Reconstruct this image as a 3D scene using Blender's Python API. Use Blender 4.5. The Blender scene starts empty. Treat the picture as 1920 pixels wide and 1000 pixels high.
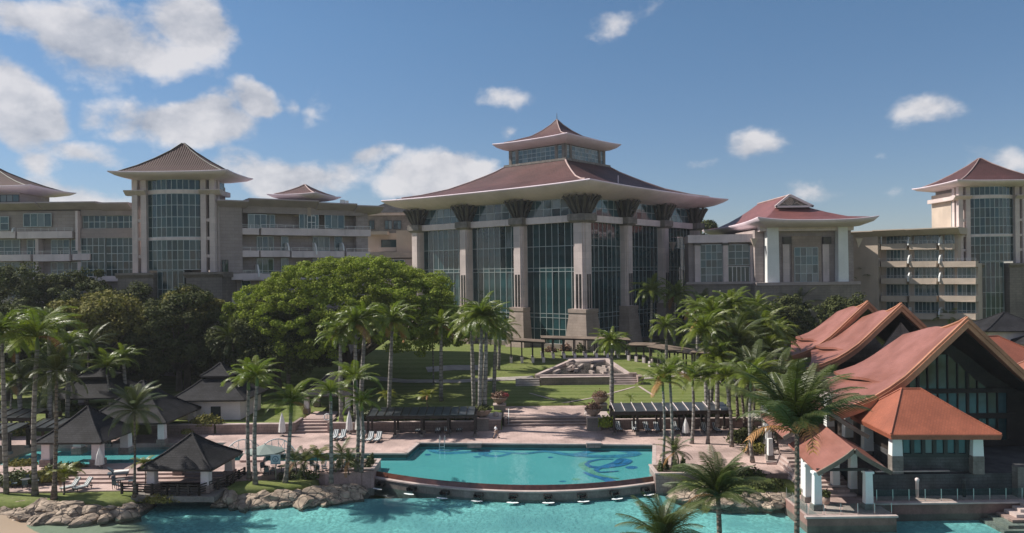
import bpy, math, random
import numpy as np
from mathutils import Vector, Matrix, noise
random.seed(7); RG = np.random.default_rng(7)
SC = bpy.context.scene; COL = SC.collection
PI = math.pi
# ------------------------------------------------------------------ camera, sky, sun, exposure
FPX, HC, ROLL, CX, CY = 1450.0, 21.0, 0.012, 960.0, 509.6
cd = bpy.data.cameras.new('camera'); cam = bpy.data.objects.new('camera', cd); COL.objects.link(cam)
cd.sensor_width = 36; cd.lens = 36 * FPX / 1920; cd.shift_y = (CY - 500) / 1920
cd.clip_start = .5; cd.clip_end = 9000
_r, _u = Vector((math.cos(ROLL), 0, -math.sin(ROLL))), Vector((math.sin(ROLL), 0, math.cos(ROLL)))
_m = Matrix((_r, _u, Vector((0, -1, 0)))).transposed().to_4x4(); _m.translation = (0, 0, HC)
cam.matrix_world = _m; SC.camera = cam

SUN_AZ = math.atan2(-.96, .27)          # clockwise from +Y
SUN_EL = math.radians(45)
SDIR = Vector((math.sin(SUN_AZ) * math.cos(SUN_EL), math.cos(SUN_AZ) * math.cos(SUN_EL), math.sin(SUN_EL)))
sl = bpy.data.lights.new('sun', 'SUN'); sl.energy = 5.0; sl.angle = math.radians(.55); sl.color = (1, .94, .85)
so = bpy.data.objects.new('sun', sl); COL.objects.link(so)
so.rotation_euler = SDIR.to_track_quat('Z', 'Y').to_euler(); so.location = SDIR * 400
SC.view_settings.view_transform = 'Standard'; SC.view_settings.look = 'None'
SC.view_settings.exposure = 0.38; SC.view_settings.gamma = 1; SC.view_settings.use_curve_mapping = False

def at(px, py, D):
    dx, dy = px - CX, CY - py
    return Vector((D / FPX * (dx + dy * ROLL), D, HC + D / FPX * (dy - dx * ROLL)))
def G(px, py, z):
    return at(px, py, FPX * (z - HC) / ((CY - py) - (px - CX) * ROLL))

def build_sky():
    w = bpy.data.worlds.new('World'); SC.world = w; w.use_nodes = True
    nt = w.node_tree; N = nt.nodes; L = nt.links
    for n in list(N): N.remove(n)
    def nd(t, **k):
        n = N.new(t)
        for a, b in k.items(): setattr(n, a, b)
        return n
    def put(sock, v):
        if hasattr(v, 'links'): L.new(v, sock)
        else: sock.default_value = v
    def ma(op, a, b=0., c=0., clamp=False):
        n = nd('ShaderNodeMath', operation=op, use_clamp=clamp)
        put(n.inputs[0], a); put(n.inputs[1], b); put(n.inputs[2], c); return n.outputs[0]
    def vm(op, a, b=None, out=0):
        n = nd('ShaderNodeVectorMath', operation=op); put(n.inputs[0], a)
        if b is not None: put(n.inputs[1], b)
        return n.outputs[out]
    sky = nd('ShaderNodeTexSky', sky_type='NISHITA', sun_disc=False, sun_elevation=SUN_EL, sun_rotation=SUN_AZ,
             altitude=50, air_density=1.0, dust_density=.05, ozone_density=3.2)
    d = nd('ShaderNodeTexCoord').outputs['Generated']
    d = vm('NORMALIZE', d)
    # clouds: fractal noise on the direction, gathered into banks
    def fbm(vec, sc, det):
        n = nd('ShaderNodeTexNoise'); put(n.inputs['Vector'], vec); n.inputs['Scale'].default_value = sc
        n.inputs['Detail'].default_value = det; n.inputs['Roughness'].default_value = .58; return n.outputs[0]
    def cover(vec):
        acc = None
        for px, py, hw, hh, k in CLOUDS:
            c = (at(px, py, 1450) - Vector((0, 0, HC)))
            l = c.length; c.normalize()
            e = vm('SUBTRACT', vec, tuple(c))
            e = vm('MULTIPLY', e, (l / hw, l / hw * .8, l / hh))
            q = vm('LENGTH', e, out=1)
            b = ma('MULTIPLY_ADD', q, -k, k, clamp=False)
            b = ma('MAXIMUM', b, -.45)
            acc = b if acc is None else ma('MAXIMUM', acc, b)
        return acc
    st = vm('MULTIPLY', d, (1, 1, 1.5))
    n1 = fbm(st, 9, 12)
    wide = ma('MULTIPLY_ADD', fbm(st, 2.6, 3), .75, -.16)       # loose cloud over the unseen rest of the sky, thickened to add fill light
    dy = nd('ShaderNodeSeparateXYZ'); L.new(d, dy.inputs[0])
    infront = nd('ShaderNodeMapRange'); L.new(dy.outputs[1], infront.inputs[0])
    infront.inputs[1].default_value = .45; infront.inputs[2].default_value = .75
    infront.inputs[3].default_value = 0; infront.inputs[4].default_value = -.9
    wide = ma('ADD', wide, infront.outputs[0])
    wn = nd('ShaderNodeTexNoise'); L.new(d, wn.inputs['Vector']); wn.inputs['Scale'].default_value = 7; wn.inputs['Detail'].default_value = 5
    wd = vm('ADD', d, vm('MULTIPLY', vm('SUBTRACT', wn.outputs['Color'], (.5, .5, .5)), (.16, .16, .10)))
    cov = ma('MAXIMUM', cover(wd), wide)
    dens = ma('ADD', ma('MULTIPLY_ADD', n1, 2.1, -1.05), ma('MULTIPLY_ADD', cov, 1.15, -.24))
    mr = nd('ShaderNodeMapRange', interpolation_type='SMOOTHSTEP'); L.new(dens, mr.inputs[0])
    mr.inputs[1].default_value = -.10; mr.inputs[2].default_value = .38
    # the sun stands to the left and above: cloud thicker towards it means shade
    off = vm('ADD', st, (SDIR.x * .028, SDIR.y * .012, SDIR.z * .05))
    n2 = fbm(off, 9, 6)
    sh = ma('MULTIPLY_ADD', ma('SUBTRACT', n1, n2), 2.6, .72, clamp=True)
    sh = ma('SUBTRACT', sh, ma('MULTIPLY', ma('MAXIMUM', dens, 0.), .16), clamp=True)
    cr = nd('ShaderNodeMix', data_type='RGBA'); L.new(sh, cr.inputs[0])
    cr.inputs[6].default_value = (3.6, 4.0, 4.9, 1); cr.inputs[7].default_value = (9.6, 9.3, 9.4, 1)
    mx = nd('ShaderNodeMix', data_type='RGBA')
    L.new(ma('MULTIPLY', mr.outputs[0], .88), mx.inputs[0]); hz = nd('ShaderNodeMapRange'); L.new(dy.outputs[2], hz.inputs[0]); hz.inputs[1].default_value = .02; hz.inputs[2].default_value = .30
    tint = nd('ShaderNodeMix', data_type='RGBA'); L.new(hz.outputs[0], tint.inputs[0]); tint.inputs[6].default_value = (.80, .80, .93, 1); tint.inputs[7].default_value = (.90, 1.04, 1.10, 1)
    L.new(vm('MULTIPLY', sky.outputs[0], tint.outputs[2]), mx.inputs[6]); L.new(cr.outputs[2], mx.inputs[7])
    bg = nd('ShaderNodeBackground'); L.new(mx.outputs[2], bg.inputs[0]); bg.inputs[1].default_value = .066
    o = nd('ShaderNodeOutputWorld'); L.new(bg.outputs[0], o.inputs[0])
CLOUDS = [(200, 72, 230, 85, 1.05), (370, 50, 110, 75, .9), (60, 50, 150, 60, .9), (15, 190, 130, 110, 1.0), (345, 225, 160, 62, 1.1), (450, 195, 60, 40, .8), (575, 205, 60, 60, .5),
          (195, 190, 80, 50, .5), (570, 325, 190, 62, 1.0), (700, 300, 60, 50, .7), (830, 332, 140, 52, 1.0), (70, 300, 55, 55, .45), (160, 275, 100, 35, .5),
          (1185, 32, 100, 50, .38), (950, 200, 65, 28, .36), (1418, 286, 66, 42, .48), (1725, 215, 115, 50, .40), (1665, 350, 65, 32, .34),
          (1550, 348, 75, 22, .36), (1885, 290, 80, 40, .4), (960, 260, 30, 16, .4), (1640, 285, 50, 18, .34), (1310, 90, 60, 40, .3),
          (525, 195, 40, 36, .42), (1330, 300, 50, 18, .3), (120, 360, 200, 40, .5)]
build_sky()

# ------------------------------------------------------------------ materials
def _tree(name):
    m = bpy.data.materials.new(name); m.use_nodes = True
    nt = m.node_tree; b = nt.nodes['Principled BSDF']
    return m, nt, b
def nn(nt, t, **k):
    n = nt.nodes.new(t)
    for a, b in k.items(): setattr(n, a, b)
    return n
def mathn(nt, op, a, b=0., c=0., clamp=False):
    n = nn(nt, 'ShaderNodeMath', operation=op, use_clamp=clamp)
    for i, v in enumerate((a, b, c)):
        if hasattr(v, 'links'): nt.links.new(v, n.inputs[i])
        else: n.inputs[i].default_value = v
    return n.outputs[0]
def mixc(nt, f, a, b, mode='MIX'):
    n = nn(nt, 'ShaderNodeMix', data_type='RGBA', blend_type=mode)
    for s, v in ((n.inputs[0], f), (n.inputs[6], a), (n.inputs[7], b)):
        if hasattr(v, 'links'): nt.links.new(v, s)
        elif s.type == 'VALUE': s.default_value = v
        else: s.default_value = (*v, 1) if len(v) == 3 else v
    return n.outputs[2]
def noi(nt, vec, sc, det=4, rough=.55):
    n = nn(nt, 'ShaderNodeTexNoise'); nt.links.new(vec, n.inputs['Vector'])
    n.inputs['Scale'].default_value = sc; n.inputs['Detail'].default_value = det; n.inputs['Roughness'].default_value = rough
    return n.outputs[0]
def ramp(nt, v, a, b):
    n = nn(nt, 'ShaderNodeMapRange', interpolation_type='SMOOTHSTEP'); nt.links.new(v, n.inputs[0])
    n.inputs[1].default_value = a; n.inputs[2].default_value = b; return n.outputs[0]
def M(name, col, rough=.75, var=.22, scale=.35, fine=6., bump=.15, spec=.4, metal=0., brick=None, ribs=None, stain=0., randobj=0.,
      island=0., trans=0., col2=None, uvtile=None, bands=0., rock=False):
    """one general surface: two scales of mottling, optional courses, ribs down the slope, streaks, variation by object or by leaf"""
    m, nt, b = _tree(name); L = nt.links
    co = nn(nt, 'ShaderNodeTexCoord').outputs['Object']
    n1 = noi(nt, co, scale, 5); n2 = noi(nt, co, fine, 4)
    c = mixc(nt, ramp(nt, n1, .3, .7), [x * (1 - var) for x in col], [x * (1 + var) for x in (col2 or col)])
    c = mixc(nt, ramp(nt, n2, .3, .7), c, mixc(nt, 1., c, (1 - var * .7,) * 3, 'MULTIPLY'))
    h = n2
    if stain:
        mp = nn(nt, 'ShaderNodeMapping'); L.new(co, mp.inputs[0]); mp.inputs['Scale'].default_value = (1.3, 1.3, .12)
        c = mixc(nt, mathn(nt, 'MULTIPLY', ramp(nt, noi(nt, mp.outputs[0], .9, 5), .5, .75), stain), c, [x * .45 for x in col])
    if brick:
        sx = nn(nt, 'ShaderNodeSeparateXYZ'); L.new(co, sx.inputs[0])
        cb = nn(nt, 'ShaderNodeCombineXYZ'); L.new(mathn(nt, 'ADD', sx.outputs[0], sx.outputs[1]), cb.inputs[0])
        L.new(sx.outputs[1] if brick[3:] else sx.outputs[2], cb.inputs[1])
        if brick[3:]: L.new(sx.outputs[0], cb.inputs[0])
        bt = nn(nt, 'ShaderNodeTexBrick'); L.new(cb.outputs[0], bt.inputs['Vector'])
        bt.inputs['Scale'].default_value = 1; bt.inputs['Brick Width'].default_value = brick[0]; bt.inputs['Row Height'].default_value = brick[1]
        bt.inputs['Mortar Size'].default_value = brick[2]; bt.inputs['Mortar Smooth'].default_value = .2
        bt.inputs['Color1'].default_value = (.91, .90, .90, 1); bt.inputs['Color2'].default_value = (1.06, 1.05, 1.04, 1); bt.inputs['Mortar'].default_value = (.68, .66, .64, 1)
        c = mixc(nt, 1., c, bt.outputs[0], 'MULTIPLY')
        h = mathn(nt, 'SUBTRACT', mathn(nt, 'MULTIPLY', n2, .3), bt.outputs[1])
    if bands:
        sx = nn(nt, 'ShaderNodeSeparateXYZ'); L.new(co, sx.inputs[0])
        s = mathn(nt, 'SINE', mathn(nt, 'ADD', mathn(nt, 'MULTIPLY', sx.outputs[2], 2 * PI / bands), mathn(nt, 'MULTIPLY', n1, 5.)))
        c = mixc(nt, ramp(nt, s, .45, .95), c, [x * .45 for x in col]); h = mathn(nt, 'ADD', n2, mathn(nt, 'MULTIPLY', s, -.6))
    if rock:
        v = nn(nt, 'ShaderNodeTexVoronoi', feature='DISTANCE_TO_EDGE'); v.inputs['Scale'].default_value = 1.1
        wv = nn(nt, 'ShaderNodeVectorMath', operation='ADD'); L.new(nn(nt, 'ShaderNodeNewGeometry').outputs['Position'], wv.inputs[0]); nz = nn(nt, 'ShaderNodeTexNoise'); nz.inputs['Scale'].default_value = 1.5; L.new(nz.outputs['Color'], wv.inputs[1]); L.new(wv.outputs[0], v.inputs['Vector'])
        c = mixc(nt, ramp(nt, v.outputs['Distance'], .05, .0), c, [x * .3 for x in col])
        sz = nn(nt, 'ShaderNodeSeparateXYZ'); L.new(nn(nt, 'ShaderNodeNewGeometry').outputs['Position'], sz.inputs[0])
        c = mixc(nt, ramp(nt, mathn(nt, 'ADD', sz.outputs[2], mathn(nt, 'MULTIPLY', n2, .3)), -1.5, -1.74), c, [x * .4 for x in col])
        h = mathn(nt, 'ADD', n2, ramp(nt, v.outputs['Distance'], 0., .08))
    if ribs or uvtile:
        uv = nn(nt, 'ShaderNodeTexCoord').outputs['UV']
        sx = nn(nt, 'ShaderNodeSeparateXYZ'); L.new(uv, sx.inputs[0])
        if ribs:
            s = mathn(nt, 'ABSOLUTE', mathn(nt, 'SINE', mathn(nt, 'MULTIPLY', sx.outputs[0], PI / ribs)))
            c = mixc(nt, mathn(nt, 'MULTIPLY', s, .35), c, [min(1, x * 1.9) for x in col]); h = mathn(nt, 'MULTIPLY', s, 2.)
        if uvtile:
            bt = nn(nt, 'ShaderNodeTexBrick'); L.new(uv, bt.inputs['Vector']); bt.inputs['Scale'].default_value = 1
            bt.inputs['Brick Width'].default_value = uvtile[0]; bt.inputs['Row Height'].default_value = uvtile[1]; bt.inputs['Mortar Size'].default_value = uvtile[2]
            q = uvtile[3] if len(uvtile) > 3 else 1
            bt.inputs['Color1'].default_value = (1 - .2 * q,) * 3 + (1,); bt.inputs['Color2'].default_value = (1 + .13 * q,) * 3 + (1,); bt.inputs['Mortar'].default_value = (1 - .4 * q,) * 3 + (1,)
            c = mixc(nt, 1., c, bt.outputs[0], 'MULTIPLY'); h = mathn(nt, 'SUBTRACT', mathn(nt, 'MULTIPLY', n2, .4), bt.outputs[1])
    if randobj:
        r = nn(nt, 'ShaderNodeObjectInfo').outputs['Random']
        c = mixc(nt, mathn(nt, 'MULTIPLY', r, randobj), c, [col[0] * 1.9, col[1] * 1.45, col[2] * .9])
    if island:
        r = nn(nt, 'ShaderNodeNewGeometry').outputs['Random Per Island']
        c = mixc(nt, mathn(nt, 'MULTIPLY', r, island), c, [col[0] * 2.2, col[1] * 1.8, col[2] * 1.2])
    L.new(c, b.inputs['Base Color']); b.inputs['Roughness'].default_value = rough
    b.inputs['Specular IOR Level'].default_value = spec; b.inputs['Metallic'].default_value = metal
    if bump:
        bp = nn(nt, 'ShaderNodeBump'); L.new(h, bp.inputs['Height']); bp.inputs['Strength'].default_value = bump; bp.inputs['Distance'].default_value = .06
        L.new(bp.outputs[0], b.inputs['Normal'])
    if trans:
        tr = nn(nt, 'ShaderNodeBsdfTranslucent'); L.new(mixc(nt, 1., c, (1.3, 1.5, .6), 'MULTIPLY'), tr.inputs[0])
        ms = nn(nt, 'ShaderNodeMixShader'); ms.inputs[0].default_value = trans
        L.new(b.outputs[0], ms.inputs[1]); L.new(tr.outputs[0], ms.inputs[2]); L.new(ms.outputs[0], nt.nodes['Material Output'].inputs[0])
    return m
def water_mat(name, tint, scale, strength, refl=.3, rough=.10):
    m, nt, b = _tree(name); L = nt.links; nt.nodes.remove(b)
    co = nn(nt, 'ShaderNodeTexCoord').outputs['Object']
    mp = nn(nt, 'ShaderNodeMapping'); L.new(co, mp.inputs[0]); mp.inputs['Scale'].default_value = (1, .75, 1)
    h = mathn(nt, 'ADD', noi(nt, mp.outputs[0], scale, 3, .5), mathn(nt, 'MULTIPLY', noi(nt, mp.outputs[0], scale * .22, 2), 1.2))
    bp = nn(nt, 'ShaderNodeBump'); L.new(h, bp.inputs['Height']); bp.inputs['Strength'].default_value = strength; bp.inputs['Distance'].default_value = .12
    fr = nn(nt, 'ShaderNodeFresnel'); fr.inputs[0].default_value = 1.33; L.new(bp.outputs[0], fr.inputs[1])
    tb = nn(nt, 'ShaderNodeBsdfTransparent'); tb.inputs[0].default_value = (*tint, 1)
    gl = nn(nt, 'ShaderNodeBsdfGlossy'); gl.inputs['Roughness'].default_value = rough; gl.inputs[0].default_value = (.85, .95, 1, 1); L.new(bp.outputs[0], gl.inputs['Normal'])
    ms = nn(nt, 'ShaderNodeMixShader'); L.new(mathn(nt, 'MULTIPLY', fr.outputs[0], refl), ms.inputs[0]); L.new(tb.outputs[0], ms.inputs[1]); L.new(gl.outputs[0], ms.inputs[2])
    L.new(ms.outputs[0], nt.nodes['Material Output'].inputs[0])
    return m
def glass_mat(name, col, rough=.06, spec=.8, curtain=0.):
    m, nt, b = _tree(name); L = nt.links
    co = nn(nt, 'ShaderNodeTexCoord').outputs['Object']
    r = nn(nt, 'ShaderNodeObjectInfo').outputs['Random']
    c = mixc(nt, r, [x * .55 for x in col], [x * 1.7 for x in col])
    c = mixc(nt, ramp(nt, noi(nt, co, .22, 3), .35, .65), c, [x * .35 for x in col])
    if curtain: c = mixc(nt, mathn(nt, 'MULTIPLY', ramp(nt, r, 1 - curtain, 1 - curtain + .02), .75), c, (.16, .19, .19))
    L.new(c, b.inputs['Base Color']); b.inputs['Roughness'].default_value = rough; b.inputs['Specular IOR Level'].default_value = spec
    b.inputs['Coat Weight'].default_value = .1; b.inputs['Coat Roughness'].default_value = .03
    bp = nn(nt, 'ShaderNodeBump'); L.new(noi(nt, co, .35, 2), bp.inputs['Height']); bp.inputs['Strength'].default_value = .12; bp.inputs['Distance'].default_value = .25
    L.new(bp.outputs[0], b.inputs['Normal'])
    return m
STONE = M('sand_stone', (.355, .30, .285), brick=(1.6, .62, .02), stain=.12, scale=.15, var=.12)
STONE_D = M('dark_stone', (.21, .18, .155), brick=(1.4, .55, .03), stain=.35, scale=.2)
PINKSTONE = M('pier_stone', (.38, .30, .255), brick=(1.5, .6, .02), stain=.2, scale=.2)
PARAPET = M('pale_render', (.70, .60, .59), var=.1, stain=.3, scale=.3)
CREAM = M('cream_render', (.50, .41, .335), var=.09, stain=.18, scale=.25)
SOFFIT = M('eave_render', (.71, .60, .655), var=.1, stain=.12, scale=.15)
COLST = M('column_stone', (.61, .515, .49), var=.1, stain=.3, scale=.25, brick=(3, 1.4, .012))
BRONZE = M('dark_bronze', (.085, .075, .062), rough=.6, var=.35)
MAROON = M('maroon_tile', (.108, .046, .043), rough=.62, spec=.3, var=.25, scale=.12, uvtile=(.5, .42, .05), bump=.5)
PINKTILE = M('rose_tile', (.22, .08, .073), rough=.5, var=.18, scale=.12, uvtile=(.5, .42, .04), bump=.5)
BROWNTILE = M('brown_rib_tile', (.075, .046, .042), rough=.8, spec=.2, var=.2, scale=.2, ribs=.42, bump=.6)
RIDGE = M('ridge_tile', (.42, .30, .28), var=.15)
SLATE = M('slate_shingle', (.027, .026, .029), spec=.2, rough=.8, var=.35, scale=.5, uvtile=(.5, .3, .03), bump=.6, stain=.2)
ORANGE = M('terracotta_sheet', (.27, .105, .072), rough=.42, var=.16, scale=.22, fine=9, bump=.25, col2=(.29, .125, .10), stain=.22, uvtile=(.5, .33, .02, .25))
ORANGE2 = M('terracotta_tile', (.31, .098, .055), rough=.55, var=.16, scale=.3, fine=9, bump=.3, stain=.15, uvtile=(.4, .28, .03, .45))
COPPER = M('copper_board', (.45, .21, .125), rough=.4, var=.2, metal=.15)
DARKWOOD = M('dark_timber', (.040, .030, .026), rough=.65, var=.4)
BROWNROOF = M('weathered_brown_roof', (.20, .15, .115), rough=.7, var=.3, scale=.4)
FRAME = M('aluminium_frame', (.42, .47, .47), rough=.4, var=.05, metal=.3)
FRAMED = M('dark_frame', (.025, .03, .03), rough=.5, var=.2)
WHITE = M('white_paint', (.74, .74, .72), rough=.55, var=.06, stain=.1)
FABRIC = M('white_canvas', (.72, .71, .68), var=.08, scale=2)
GLASS = glass_mat('teal_glass', (.018, .055, .060), spec=.6)
GLASS2 = glass_mat('blue_glass', (.055, .115, .13), spec=.65, curtain=.22)
RAILGLASS = water_mat('rail_glass', (.82, .90, .90), .3, .02)
PAVE = M('pink_paving', (.47, .345, .31), rough=.8, var=.28, scale=.22, brick=(.9, .9, .02, 1), stain=0, bump=.1)
PAVE_D = M('brown_paving', (.27, .195, .17), rough=.8, var=.25, scale=.3, brick=(.6, .6, .02, 1), bump=.1)
WALLPINK = M('planter_stone', (.27, .205, .185), brick=(.8, .4, .03), stain=.3, var=.25)
COPING = M('pale_coping', (.46, .37, .34), var=.15, scale=.8)
WEIR = M('wet_brown_tile', (.10, .040, .028), rough=.12, spec=.8, var=.3, scale=1.5, bump=.3)
PLAT = M('dark_pink_render', (.22, .125, .105), var=.25, stain=.4, scale=.5)
TILEWALL = M('pool_wall_tile', (.085, .13, .115), rough=.35, var=.25, brick=(.3, .3, .02))
GRANITE = M('weathered_wall', (.225, .20, .18), rough=.8, var=.3, stain=.6, scale=.5, brick=(1.1, .6, .015))
ROCK = M('tan_boulder', (.38, .295, .225), rough=.85, var=.45, scale=.9, fine=3.5, bump=1., stain=.35, rock=True)
SAND = M('pale_sand', (.46, .39, .31), rough=.95, var=.15)
SLATEWALL = M('dark_slate_wall', (.075, .075, .078), rough=.7, var=.35, brick=(.9, .3, .03), scale=.6)
PATH = M('grey_path', (.36, .32, .29), var=.2, scale=.5)
EARTH = M('bare_earth', (.12, .09, .065), rough=.95, var=.4)
TRUNK = M('palm_trunk_grey', (.27, .245, .22), rough=.85, var=.4, scale=1.2, bump=.5, bands=.55, stain=.4)
TRUNKB = M('palm_trunk_brown', (.19, .155, .125), rough=.9, var=.45, scale=2.5, bump=.8, bands=.4)
BARK = M('tree_bark', (.12, .095, .075), rough=.9, var=.4, bump=.8)
SHAFT = M('crown_shaft_green', (.10, .16, .045), rough=.4, var=.2)
FROND = M('palm_frond', (.112, .155, .024), rough=.38, spec=.42, var=.3, scale=1.2, bump=0, randobj=.5, trans=.32)
FRONDC = M('coconut_frond', (.062, .085, .026), rough=.45, spec=.4, var=.3, scale=1.2, bump=0, randobj=.6, trans=.16)
FRONDY = M('yellow_frond', (.15, .17, .03), rough=.4, var=.25, bump=0, randobj=.4, trans=.2)
DRYFROND = M('dry_frond', (.36, .18, .06), rough=.7, var=.3, bump=0)
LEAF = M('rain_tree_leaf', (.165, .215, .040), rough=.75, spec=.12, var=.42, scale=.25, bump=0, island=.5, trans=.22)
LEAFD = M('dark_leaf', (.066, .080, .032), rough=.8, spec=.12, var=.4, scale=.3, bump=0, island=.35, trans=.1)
LEAFY = M('olive_leaf', (.145, .145, .050), rough=.8, spec=.12, var=.35, scale=.3, bump=0, island=.5, trans=.12)
HEDGE = M('hedge_leaf', (.060, .082, .022), rough=.55, var=.4, scale=.8, bump=0, island=.6, trans=.1)
FLOWER = M('bougainvillea', (.30, .06, .07), rough=.6, var=.5, scale=3, bump=0, island=.4)
RUST = M('russet_leaf', (.15, .085, .06), rough=.6, var=.5, scale=2, bump=0, island=.4)
SKIN = M('skin', (.36, .21, .15), rough=.55, var=.08); HAIR = M('dark_hair', (.02, .015, .012), rough=.5)
SHIRT = M('white_shirt', (.72, .73, .76), var=.06); TROUSER = M('khaki_cloth', (.36, .26, .21), var=.12)
STEEL = M('steel', (.55, .55, .55), rough=.3, metal=.9, var=.05, bump=0)
BLUEGREY = M('blue_grey_plastic', (.10, .14, .17), rough=.5, var=.2)
FOAM = M('white_foam', (.78, .82, .82), rough=.9, var=.1, bump=.5)
SIGNB = M('sign_blue', (.42, .55, .62), rough=.4, var=.05); SIGNI = M('sign_ink', (.06, .14, .24), rough=.5, var=.05)
TERRA = M('urn_stone', (.33, .245, .20), var=.25, stain=.3, scale=1)
CASC = M('cascade_stone', (.42, .34, .30), var=.3, scale=.8, bump=.6)
DARKW = M('wet_dark_stone', (.035, .032, .030), rough=.15, spec=.7, var=.4, scale=.8, bump=.5)

def grass_mat():
    m, nt, b = _tree('mown_grass'); L = nt.links
    co = nn(nt, 'ShaderNodeTexCoord').outputs['Object']
    n1 = noi(nt, co, .16, 5); n2 = noi(nt, co, 2.2, 6, .7)
    c = mixc(nt, ramp(nt, n1, .3, .7), (.110, .150, .034), (.165, .185, .055))
    sx = nn(nt, 'ShaderNodeSeparateXYZ'); L.new(co, sx.inputs[0])
    w = mathn(nt, 'SINE', mathn(nt, 'ADD', mathn(nt, 'MULTIPLY', sx.outputs[1], 2.1), mathn(nt, 'MULTIPLY', sx.outputs[0], .12)))
    c = mixc(nt, mathn(nt, 'MULTIPLY_ADD', w, .30, .30), c, (.205, .225, .085))
    c = mixc(nt, ramp(nt, n2, .35, .75), c, mixc(nt, 1., c, (.62, .66, .6), 'MULTIPLY'))
    L.new(c, b.inputs['Base Color']); b.inputs['Roughness'].default_value = .9; b.inputs['Specular IOR Level'].default_value = .15
    bp = nn(nt, 'ShaderNodeBump'); L.new(noi(nt, co, 14, 4, .7), bp.inputs['Height']); bp.inputs['Strength'].default_value = .6; bp.inputs['Distance'].default_value = .08
    L.new(bp.outputs[0], b.inputs['Normal']); return m
GRASS = grass_mat()
def floor_mat(name, base, dark, sandx=None, cell=2.5, contrast=.5):
    """pool or lagoon bed: small glass mosaic, with ripple sparkle painted into the lagoon cells, sand near the beach"""
    m, nt, b = _tree(name); L = nt.links
    co = nn(nt, 'ShaderNodeTexCoord').outputs['Object']
    v = nn(nt, 'ShaderNodeTexVoronoi'); L.new(co, v.inputs['Vector']); v.inputs['Scale'].default_value = cell
    bw = nn(nt, 'ShaderNodeRGBToBW'); L.new(v.outputs['Color'], bw.inputs[0])
    c = mixc(nt, mathn(nt, 'MULTIPLY', ramp(nt, bw.outputs[0], .2, .8), contrast), base, [min(.85, x * 1.7) for x in base])
    c = mixc(nt, ramp(nt, noi(nt, co, .13, 4), .35, .65), c, dark)
    if sandx is not None:
        sx = nn(nt, 'ShaderNodeSeparateXYZ'); L.new(co, sx.inputs[0])
        k = mathn(nt, 'ADD', mathn(nt, 'MULTIPLY', sx.outputs[0], -1), mathn(nt, 'MULTIPLY', noi(nt, co, .2, 4), 6))
        k = mathn(nt, 'ADD', k, mathn(nt, 'MULTIPLY', sx.outputs[1], -.9))
        c = mixc(nt, ramp(nt, k, sandx, sandx + 3), c, (.34, .25, .17))
    L.new(c, b.inputs['Base Color']); b.inputs['Roughness'].default_value = .6
    return m
POOLFLOOR = floor_mat('pool_mosaic', (.185, .40, .41), (.17, .385, .395), cell=6, contrast=.12)
LAGOONFLOOR = floor_mat('lagoon_mosaic_sparkle', (.195, .325, .31), (.165, .295, .305), sandx=-29., cell=4.5, contrast=1.)  # bright cells put ripple sparkle into the bed colour
MOSB = M('mosaic_blue', (.035, .16, .36), var=.3, scale=1.2); MOST = M('mosaic_teal', (.06, .22, .36), var=.25, scale=1.2); MOSG = M('mosaic_green', (.20, .36, .27), var=.25, scale=1.2)
POOLW = water_mat('pool_water', (.62, .90, .90), 1.1, .30); LAGW = water_mat('lagoon_water', (.72, .94, .94), 2.6, .42, .42, .05)
def stripe_mat():
    m, nt, b = _tree('striped_canvas'); L = nt.links
    sx = nn(nt, 'ShaderNodeSeparateXYZ'); L.new(nn(nt, 'ShaderNodeTexCoord').outputs['Object'], sx.inputs[0])
    s = mathn(nt, 'GREATER_THAN', mathn(nt, 'SINE', mathn(nt, 'MULTIPLY_ADD', sx.outputs[0], 2 * PI / .24, .8)), .05)
    c = mixc(nt, s, (.74, .75, .74), (.035, .06, .07)); L.new(c, b.inputs['Base Color']); b.inputs['Roughness'].default_value = .85
    return m
STRIPE = stripe_mat()
def louvre_mat():
    return M('panel_roof', (.055, .06, .064), rough=.3, spec=.6, var=.3, scale=.6, bump=.05)
PANEL = louvre_mat()
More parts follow.
